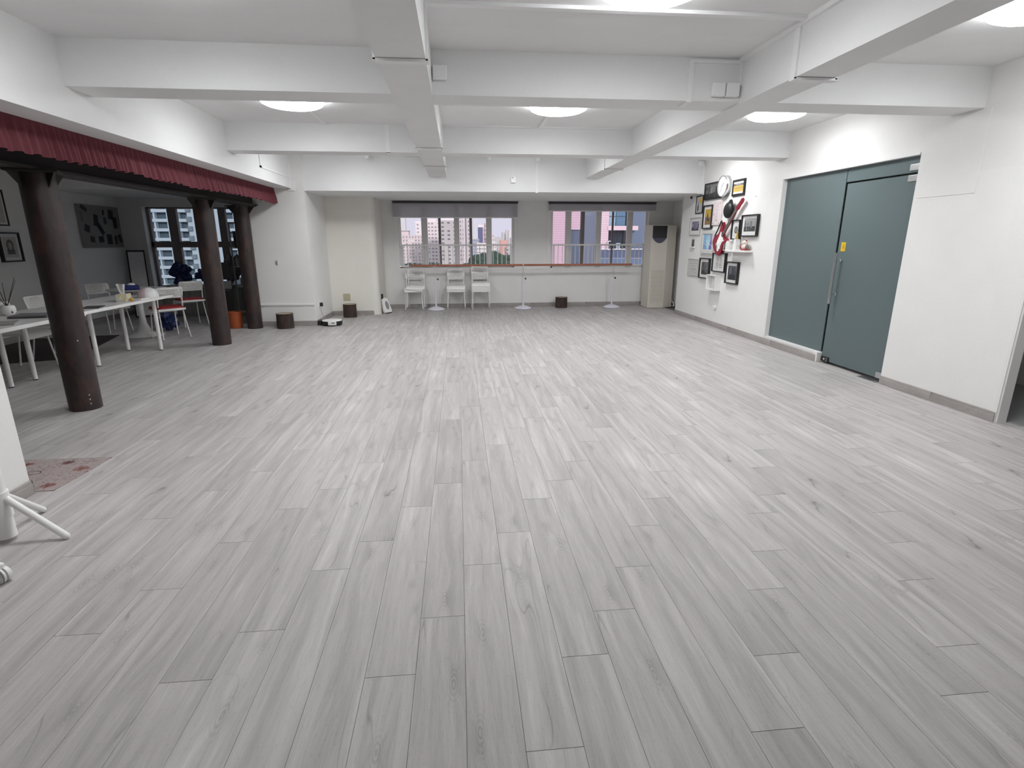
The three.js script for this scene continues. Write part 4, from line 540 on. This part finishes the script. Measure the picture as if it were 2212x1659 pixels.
// guitar
{ const t = thing('electric_guitar', 'red electric guitar with white pickguard hung slantwise on the wall', 'guitar', [XW - 0.03, 1.27, -8.885], RT); t.rotation.order = 'YXZ'; t.rotation.z = -0.775; t.scale.set(1.1, 1.1, 1);
  const crv = new THREE.CatmullRomCurve3([[0, 0], [0.09, 0.008], [0.15, 0.055], [0.163, 0.12], [0.125, 0.195], [0.115, 0.25], [0.148, 0.31], [0.15, 0.355], [0.115, 0.355], [0.075, 0.305], [0.035, 0.315], [-0.035, 0.325], [-0.07, 0.34], [-0.105, 0.405], [-0.145, 0.42], [-0.155, 0.375], [-0.125, 0.29], [-0.112, 0.235], [-0.14, 0.165], [-0.165, 0.095], [-0.14, 0.03], [-0.07, 0.003]].map(p => V(p[0], p[1], 0)), true, 'catmullrom', 0.4);
  obj('body', extrude(new THREE.Shape(crv.getPoints(90).map(p => new THREE.Vector2(p.x, p.y))), 0.03, 0.006, 4).translate(0, 0, 0), M.guitarRed, t);
  const pg = new THREE.CatmullRomCurve3([[0.03, 0.07], [0.075, 0.065], [0.10, 0.10], [0.085, 0.17], [0.075, 0.24], [0.105, 0.315], [0.075, 0.29], [0.035, 0.30], [-0.035, 0.305], [-0.06, 0.32], [-0.07, 0.30], [-0.055, 0.24], [-0.05, 0.18], [-0.035, 0.13], [0.0, 0.11]].map(p => V(p[0], p[1], 0)), true, 'catmullrom', 0.4);
  const pk = obj('pickguard', extrude(new THREE.Shape(pg.getPoints(60).map(p => new THREE.Vector2(p.x, p.y))), 0.003).translate(0, 0, 0.0365), M.whitePlastic, t);
  for (const y of [0.165, 0.215, 0.265]) obj('pickup', rbox(0.075, 0.016, 0.008, 0.003, 0, y, 0.043, 1), M.whitePaint, pk);
  for (const [x, y] of [[0.07, 0.115], [0.09, 0.085], [0.105, 0.15]]) obj('knob', cyl(0.011, 0.009, 0.012, 0, 0, 0, 14).rotateX(PI / 2).translate(x, y, 0.04), M.whitePlastic, pk);
  obj('bridge', rbox(0.075, 0.04, 0.012, 0.003, 0, 0.105, 0.044, 1), M.chrome, t);
  const nk = obj('neck', [box2(-0.024, 0.024, 0.29, 0.80, 0.02, 0.036)], M.guitarRed, t); obj('fretboard', [box2(-0.025, 0.025, 0.29, 0.80, 0.036, 0.043)], matL(0.10, 0.075, 0.065, 0.5), nk);
  for (let i = 0; i < 12; i++) obj('fret', box2(-0.025, 0.025, 0, 0.003, 0.043, 0.0445).translate(0, 0.31 + 0.49 * (1 - Math.pow(0.92, i)) / (1 - Math.pow(0.92, 12)), 0), M.steel, nk);
  const hs = obj('headstock', extrude(poly([[-0.022, 0.79], [0.022, 0.79], [0.042, 0.84], [0.038, 0.90], [0.05, 0.95], [0.045, 0.995], [0.012, 1.0], [-0.012, 0.97], [-0.018, 0.90], [-0.03, 0.83]]), 0.014, 0.003).translate(0, 0, 0.022), M.guitarRed, t);
  for (let i = 0; i < 6; i++) obj('tuning_peg', cyl(0.006, 0.006, 0.012, 0, 0, 0, 10).rotateX(PI / 2).translate(-0.008 + i * 0.003, 0.83 + i * 0.026, 0.042), M.chrome, hs);
  obj('strap', tube([V(-0.12, 0.41, 0.045), V(-0.20, 0.40, 0.03), V(-0.19, 0.25, 0.02), V(-0.17, 0.12, 0.03)], 0.011, 6, 24), M.black, t); }
{ const t = thing('baseball_cap', 'black cap hanging behind the guitar neck', 'cap', [XW, 1.895, -8.53], RT); t.rotation.order = 'YXZ'; t.rotation.z = 2.3; t.scale.set(0.88, 0.88, 1);
  obj('crown', new THREE.SphereGeometry(0.135, 28, 18).scale(1, 1.1, 0.45).translate(0, 0, 0.062), M.black, t); const br = new THREE.Shape(); br.moveTo(-0.125, 0.03); br.bezierCurveTo(-0.11, -0.10, -0.03, -0.16, 0.02, -0.155); br.bezierCurveTo(0.07, -0.15, 0.12, -0.07, 0.125, 0.03); br.closePath(); obj('brim', extrude(br, 0.008, 0.003).rotateX(-0.18).translate(0, -0.06, 0.05), M.black, t); obj('badge', cyl(0.008, 0.008, 0.004, 0, 0, 0, 12).rotateX(PI / 2).translate(-0.045, 0.10, 0.142), M.chrome, t); }
// small shelf and its ornaments
const sx = XW;
{ const t = thing('wall_shelf', 'small white floating shelf holding ornaments', 'shelf', [sx, 1.275, -8.08], RT); obj('board', rbox(0.60, 0.028, 0.13, 0.004, 0, 0, 0.065, 1), M.whitePaint, t); }
{ const t = thing('box_shelf', 'empty white open box shelf below the lettering frame', 'shelf', [XW, 0.745, -8.83], RT); const w = 0.33, h = 0.255, d = 0.11, b = 0.014; for (const g of [box2(-w / 2, w / 2, -h / 2, -h / 2 + b, 0, d), box2(-w / 2, w / 2, h / 2 - b, h / 2, 0, d), box2(-w / 2, -w / 2 + b, -h / 2 + b, h / 2 - b, 0, d), box2(w / 2 - b, w / 2, -h / 2 + b, h / 2 - b, 0, d), box2(-w / 2 + b, w / 2 - b, -h / 2 + b, h / 2 - b, 0, 0.006)]) obj('panel', g, M.whitePaint, t); obj('hook', rod(V(0.06, 0.02, 0.006), V(0.06, 0.03, 0.02), 0.004), M.grey, t); }
{ const t = thing('photo_box', 'little white box frame with a grey photo strip beside the shelf', 'picture', [XW, 1.35, -8.50], RT); obj('frame', rbox(0.19, 0.155, 0.06, 0.004, 0.0, 0, 0.03, 1), M.whitePaint, t); obj('print', new THREE.PlaneGeometry(0.06, 0.125).translate(-0.05, 0, 0.0612), mat(0xffffff, 0.6, { map: street(64, 128, [0.8, 0.8, 0.8], 31) }), t); }
{ const t = thing('mini_ledge', 'tiny white ledge with a dark narrow photo below the violet street print', 'picture', [XW, 1.38, -9.87], RT); obj('ledge', rbox(0.15, 0.02, 0.05, 0.003, 0, -0.07, 0.025, 1), M.whitePaint, t); obj('card', rbox(0.085, 0.125, 0.006, 0.002, -0.01, 0.005, 0.012, 1), M.greyDark, t); obj('print', new THREE.PlaneGeometry(0.06, 0.11).translate(-0.01, 0.005, 0.0155), mat(0xffffff, 0.6, { map: street(64, 128, [0.7, 0.7, 0.7], 63) }), t); }
{ const t = thing('lucky_cat', 'white and red ceramic beckoning cat figurine lying on the shelf', 'figurine', [XW - 0.065, 1.289, -7.90], RT); const wc = matL(0.72, 0.66, 0.58, 0.25), rc = matL(0.35, 0.02, 0.03, 0.3);
  obj('body', new THREE.SphereGeometry(0.06, 20, 14).scale(1.25, 0.85, 0.8).translate(-0.01, 0.05, 0), wc, t); obj('head', new THREE.SphereGeometry(0.042, 18, 12).translate(0.0, 0.105, 0), wc, t); for (const s of [-1, 1]) obj('ear', new THREE.ConeGeometry(0.014, 0.03, 8).translate(s * 0.024, 0.148, 0), rc, t); obj('collar', new THREE.TorusGeometry(0.046, 0.01, 8, 20).rotateY(PI / 2).scale(1, 1, 1).translate(-0.04, 0.05, 0), rc, t); obj('cushion', rbox(0.13, 0.018, 0.08, 0.008, 0.03, 0.009, 0.01), rc, t); obj('paw', new THREE.SphereGeometry(0.026, 12, 8).scale(1, 1.4, 1).translate(0.075, 0.05, 0.01), matL(0.2, 0.17, 0.16, 0.4), t); }
{ const t = thing('gold_figure', 'little gold figurine standing on the white card block', 'figurine', [XW - 0.06, 1.452, -8.17], RT); const gm = matL(0.55, 0.38, 0.10, 0.3, { metalness: 0.6 }); obj('figure', lathe([[0, 0], [0.02, 0], [0.022, 0.02], [0.014, 0.05], [0.018, 0.075], [0.010, 0.085], [0.0, 0.088]], 16), gm, t); obj('head', new THREE.SphereGeometry(0.015, 12, 8).translate(0, 0.098, 0), gm, t); }
tag(obj('card_block', rbox(0.07, 0.16, 0.07, 0.004, XW - 0.06, 1.371, -8.17, 1), M.whitePaint), 'tall white block on the shelf under the gold figurine', 'block');
{ const t = thing('glass_jar', 'small clear glass jar with a wire ring on the shelf', 'jar', [XW - 0.06, 1.289, -8.06]); obj('jar_wall', lathe([[0, 0.0], [0.028, 0], [0.032, 0.02], [0.03, 0.09], [0.022, 0.105], [0.024, 0.115], [0.021, 0.115], [0.019, 0.105], [0.027, 0.088], [0.029, 0.02], [0, 0.004]], 24), new THREE.MeshPhysicalMaterial({ color: 0xffffff, roughness: 0.02, transmission: 1, thickness: 0 }), t); obj('ring', new THREE.TorusGeometry(0.026, 0.002, 6, 24).rotateY(PI / 2).translate(-0.034, 0.05, 0), M.grey, t); }
tag(obj('nail', rod(V(XW, 2.05, -7.84), V(XW - 0.025, 2.055, -7.84), 0.003), M.grey), 'bare nail in the wall above the group photograph', 'nail');

// ------------------------------------------------------------------ the city outside
const facade = (r, g, b) => matL(r, g, b, 0.9);
struct('city_ground', box2(-700, 500, -26, -24, -1500, -20), matL(0.22, 0.23, 0.20, 0.95), 'city ground far below the windows', 'ground');
const glassDark = matL(0.16, 0.17, 0.18, 0.3), bandGrey = matL(0.36, 0.35, 0.35, 0.6);
function tower(x0, x1, top, z, col, label, o = {}) {                      // a tower block with real recessed window strips on the side that faces the studio
  const t = thing('tower_block', label, 'building', [(x0 + x1) / 2, -24, z - (o.depth || 14) / 2], o.turn || 0, 'distant city buildings'), w = x1 - x0, H = top + 24, d = o.depth || 14;
  obj('body', box(w, H, d, 0, H / 2, 0), col, t);
  if (o.cap) obj('roof_cap', box(w * o.cap, o.capH || 4, d * 0.8, 0, H + (o.capH || 4) / 2, 0), o.capMat || col, t);
  if (o.cols) { const g = [], fh = o.floor || 3; for (let f = 0; (f + 1) * fh < H; f++) { const y = H - (f + 0.6) * fh; for (let i = 0; i < o.cols; i++) { if (o.skip && hash2(i + 3, f + o.skip) < 0.12) continue; const x = -w / 2 + w * (i + 0.5) / o.cols; g.push(box(w / o.cols * (o.ww || 0.45), fh * (o.wh || 0.42), 0.5, x, y, d / 2 - 0.05)); } } const m = obj('window_rows', g, o.win || glassDark, t); m.userData.kind = 'stuff'; }
  if (o.bands) { const g = [], fh = o.floor || 3; for (let f = 0; (f + 1) * fh < H; f++) g.push(box(w * 1.004, fh * 0.22, d * 1.01, 0, H - (f + 0.15) * fh, 0)); const m = obj('floor_bands', g, o.bands, t); m.userData.kind = 'stuff'; }
  if (o.ribs) for (const [f, ww, c] of o.ribs) obj('rib', box(w * ww, H, 1.2, -w / 2 + w * f, H / 2, d / 2), c, t);
  return t;
}
const pinkW = facade(0.84, 0.77, 0.76), greyW = facade(0.60, 0.58, 0.57), paleW = facade(0.76, 0.75, 0.74), haze = facade(0.62, 0.61, 0.60);
tower(-62, -31.8, 5.5, -520, pinkW, 'broad pale pink apartment block low in the window', { cols: 11, floor: 3.0, win: bandGrey, ww: 0.5, wh: 0.45, skip: 2, bands: facade(0.72, 0.64, 0.63) });
tower(-40, -31, 17.2, -540, facade(0.84, 0.81, 0.79), 'pale stair tower rising behind the broad pink block', { cols: 2, floor: 3.4, win: bandGrey, ww: 0.35, wh: 0.4, cap: 1.15, capH: 1.2 });
tower(-62, -47, 10.0, -545, facade(0.80, 0.70, 0.69), 'low pink roof storey behind the broad pink block', { bands: bandGrey, floor: 4.4 });
tower(-106, -91, 62, -1000, paleW, 'tall pale tower far behind at the window edge', { ribs: [[0.35, 0.12, haze]] });
tower(-26, -13.2, 15.2, -440, facade(0.88, 0.81, 0.80), 'bright pinkish apartment tower between the window bars', { cols: 5, floor: 2.7, win: bandGrey, ww: 0.5, wh: 0.45, skip: 5, cap: 0.5, capH: 2 });
tower(-12, 0.1, 14.0, -380, greyW, 'greyish apartment tower with three window columns', { cols: 3, floor: 2.65, win: glassDark, ww: 0.4, wh: 0.36, cap: 1.0, capH: 2.0, capMat: facade(0.85, 0.83, 0.82), skip: 9 });
tower(1.1, 8.9, 30, -400, facade(0.72, 0.67, 0.69), 'slim mauve tower with dark vertical strips', { cols: 4, floor: 2.9, win: glassDark, ww: 0.3, wh: 0.4, ribs: [[0.62, 0.07, glassDark], [0.42, 0.08, facade(0.86, 0.84, 0.83)]], skip: 4 });
tower(25, 29.4, 56, -900, paleW, 'very slim pale distant tower', {});
tower(33.1, 42.1, 20.5, -900, facade(0.16, 0.18, 0.32), 'navy glass tower with a white crown', { cap: 1.1, capH: 4, capMat: facade(0.95, 0.90, 0.88), ribs: [[0.9, 0.2, facade(0.75, 0.55, 0.50)]] });
tower(42.2, 51.5, 27.5, -925, facade(0.92, 0.82, 0.80), 'cream tower beside the navy glass tower', { ribs: [[0.3, 0.15, facade(0.4, 0.3, 0.34)]], cols: 3, floor: 7, win: bandGrey });
tower(19.9, 30.5, 2.5, -800, facade(0.36, 0.41, 0.50), 'low blue-grey office block', { bands: haze, floor: 4 });
tower(19.0, 29.7, -1.9, -560, facade(0.86, 0.84, 0.82), 'low white block with rows of small windows above the trees', { cols: 7, floor: 3.6, win: glassDark, ww: 0.45, wh: 0.4 });
tower(51.6, 59.1, 10.5, -900, facade(0.80, 0.77, 0.75), 'pale narrow tower beside the open sky', { cols: 2, floor: 6, win: bandGrey });
tower(72.2, 87.9, 6.3, -1100, haze, 'wide distant skyline block', { ribs: [[0.3, 0.05, paleW], [0.6, 0.05, paleW]] }); tower(89.5, 96.1, 15.4, -1120, haze, 'distant skyline tower with a flat top', { ribs: [[0.5, 0.2, paleW]] }); tower(97.8, 103.5, 17.5, -1140, facade(0.66, 0.65, 0.64), 'distant skyline tower with a narrow crown', { cap: 0.5, capH: 4 }); tower(99.9, 105.4, 19.5, -1095, paleW, 'brightest distant skyline tower', { ribs: [[0.5, 0.3, facade(0.85, 0.84, 0.83)]] }); tower(94.9, 112, 4.2, -1000, facade(0.60, 0.54, 0.56), 'low mauve block at the skyline end', {});
tower(61.2, 71.9, 0.5, -800, facade(0.78, 0.46, 0.40), 'orange-lit block in the skyline', {}); tower(41.2, 48.2, -1.6, -700, facade(0.82, 0.80, 0.78), 'small white block near the treetops', { cols: 3, floor: 4, win: bandGrey }); tower(38.9, 43.9, -4.9, -450, facade(0.62, 0.60, 0.58), 'low grey house among the treetops', { cols: 2, floor: 3, win: glassDark });
// trees below
const leafTex = dataTex(128, 128, (i, j) => { const q = (fbm(i / 6, j / 6, 3) - 0.5) * 46; return [62 + q, 84 + q, 72 + q]; }); M.leaf = new THREE.MeshStandardMaterial({ map: leafTex, roughness: 0.95 });
function tree(x, y, z, r, sd) {
  const t = thing('tree', 'dark green leafy tree below the city towers', 'tree', [x, -24, z], sd, 'trees outside the tower view window'); const gs = [];
  for (let i = 0; i < 6; i++) { const g = new THREE.IcosahedronGeometry(r * (i ? rr(0.45, 0.7) : 1), 3), p = g.attributes.position; for (let k = 0; k < p.count; k++) { const s = 1 + 0.35 * (fbm(p.getX(k) * 1.6 + sd * 3 + i, p.getY(k) * 1.6 + p.getZ(k) * 1.1, 3) - 0.5); p.setXYZ(k, p.getX(k) * s, p.getY(k) * s * 0.9, p.getZ(k) * s); } g.computeVertexNormals(); gs.push(g.translate(i ? rr(-0.7, 0.7) * r : 0, y + 24 - r + (i ? rr(-0.6, 0.35) * r : 0), i ? rr(-0.5, 0.6) * r : 0)); }
  obj('crown', gs, M.leaf, t); obj('trunk', cyl(r * 0.12, r * 0.07, y + 24 - r, 0, 0, 0, 8), matL(0.06, 0.05, 0.04, 0.9), t);
}
[[10.0, -5.9, -300, 4.6], [14.5, -5.2, -310, 4.8], [20.5, -4.6, -330, 5.0], [21.9, -5.4, -290, 4.4], [26.9, -6.2, -300, 4.6], [20.1, -6.5, -240, 4.6], [15.3, -6.6, -240, 4.6], [11.0, -7.2, -240, 4.4], [6.9, -8.2, -260, 3.2], [1.8, -10.2, -280, 3.0], [4.3, -10.0, -290, 3.0], [-31.8, -11.6, -320, 3.4], [-28.2, -11.2, -320, 3.2], [-24.4, -11.0, -315, 3.4], [-21.6, -11.6, -320, 3.0], [-14.8, -10.2, -300, 3.4], [-12.1, -10.6, -300, 2.8], [28.6, -6.3, -280, 3.6]].forEach((a, i) => tree(...a, i + 1));
// pink tiled building opposite the second window
{ const t = thing('pink_building', 'pink tiled office building with blue glazing opposite the second window', 'building', [0, -24, -60]); const H = 24, pk = matL(0.66, 0.47, 0.55, 0.8), pkL = matL(0.80, 0.62, 0.66, 0.8), bg = matL(0.10, 0.13, 0.19, 0.15), bl = matL(0.11, 0.22, 0.33, 0.15), dk = matL(0.018, 0.022, 0.035, 0.3), wt = matL(0.8, 0.78, 0.8, 0.5);
  obj('core', box2(9.5, 24, 0, H + 12, -12, -2.2), matL(0.42, 0.40, 0.40, 0.8), t);
  const tile = (x0, x1, y0, y1, z1, m) => { obj('column', box2(x0, x1, y0, y1, z1 - 1.2, z1), m, t); };
  tile(9.2, 11.75, 0, H + 12, 0, pk); tile(12.25, 13.45, H + 2.49, H + 12, -0.6, pk); tile(15.65, 16.5, H - 4, H + 12, 0, pkL);
  const j1 = []; for (let y = H - 3; y < H + 6; y += 0.24) { j1.push(box2(9.19, 11.76, y, y + 0.03, -0.01, 0.012)); j1.push(box2(15.64, 16.51, y, y + 0.03, -0.01, 0.012)); if (y > H + 2.6) j1.push(box2(12.24, 13.46, y, y + 0.03, -0.61, -0.588)); } const jm = obj('tile_joints', j1, matL(0.50, 0.36, 0.44, 0.9), t); jm.userData.kind = 'stuff';
  obj('beam', box2(16.4, 19.8, H + 2.42, H + 2.88, -1.0, 0.1), pkL, t);
  obj('panel', box2(12.25, 13.5, H - 4, H + 2.49, -1.6, -0.9), bg, t); obj('panel', box2(13.86, 15.45, H - 4, H + 9, -1.4, -0.8), matL(0.17, 0.20, 0.26, 0.12), t);
  obj('upper_glazing', box2(16.5, 17.6, H + 2.88, H + 9, -1.5, -1.3), matL(0.30, 0.46, 0.56, 0.12), t); obj('upper_glazing', box2(17.65, 18.7, H + 2.88, H + 9, -1.5, -1.25), bl, t); obj('upper_glazing_bar', box2(16.5, 18.7, H + 3.9, H + 3.96, -1.3, -1.2), dk, t);
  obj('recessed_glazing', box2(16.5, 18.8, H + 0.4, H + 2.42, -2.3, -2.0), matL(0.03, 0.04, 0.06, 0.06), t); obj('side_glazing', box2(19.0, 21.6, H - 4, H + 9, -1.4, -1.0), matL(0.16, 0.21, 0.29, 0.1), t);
  obj('balcony_glass', box2(15.5, 22, H - 0.55, H + 0.36, 0.1, 0.14), matL(0.10, 0.13, 0.22, 0.15), t); obj('balcony_front', box2(15.5, 22, H - 5, H - 0.58, 0.06, 0.2), matL(0.13, 0.19, 0.30, 0.2), t); obj('balcony_rail', box2(15.5, 22, H + 0.36, H + 0.46, 0.08, 0.18), wt, t); obj('balcony_rail', box2(15.5, 22, H - 0.6, H - 0.54, 0.06, 0.22), matL(0.35, 0.4, 0.5, 0.5), t);
  obj('outdoor_unit', box2(17.64, 18.1, H + 0.45, H + 1.06, -1.2, -0.7), matL(0.36, 0.50, 0.58, 0.5), t); obj('white_window_frame', extrude(poly(rectPts(16.4, 16.85, H + 0.32, H + 1.3), [rectPts(16.48, 16.77, H + 0.4, H + 1.22)]), 0.1).translate(0, 0, 0.2), wt, t); }
// white balcony tower outside the side room window
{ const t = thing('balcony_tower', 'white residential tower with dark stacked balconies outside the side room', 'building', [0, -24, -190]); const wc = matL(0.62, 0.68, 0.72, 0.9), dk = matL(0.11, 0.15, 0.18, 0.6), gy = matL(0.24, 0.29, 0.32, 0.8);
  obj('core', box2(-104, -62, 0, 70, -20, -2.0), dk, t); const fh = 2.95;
  obj('side_wall', box2(-86.6, -76.5, 0, 70, -2.2, -0.2), wc, t); obj('side_wall', box2(-91.6, -89.0, 0, 70, -2.4, -1.0), gy, t);
  for (const [x, w] of [[-96.6, 0.5], [-92.5, 0.6], [-76.5, 0.7], [-72.0, 0.7]]) obj('pier', box2(x - w / 2, x + w / 2, 0, 70, -1.6, 0), wc, t);
  for (let f = 0; f < 22; f++) { const y = 34.0 - (f - 3) * fh; if (y < 6) break; obj('balcony', box2(-98.4, -91.4, y, y + 0.95, -1.8, 0.25), wc, t); obj('balcony', box2(-89.2, -86.5, y, y + 0.95, -1.8, 0.25), wc, t); obj('balcony', box2(-77, -66, y, y + 0.95, -1.8, 0.25), wc, t); obj('cooling_unit', box2(-86.6, -85.2, y + 0.2, y + 1.6, -0.2, 0.6), gy, t); } }
renderer.render(scene, camera);
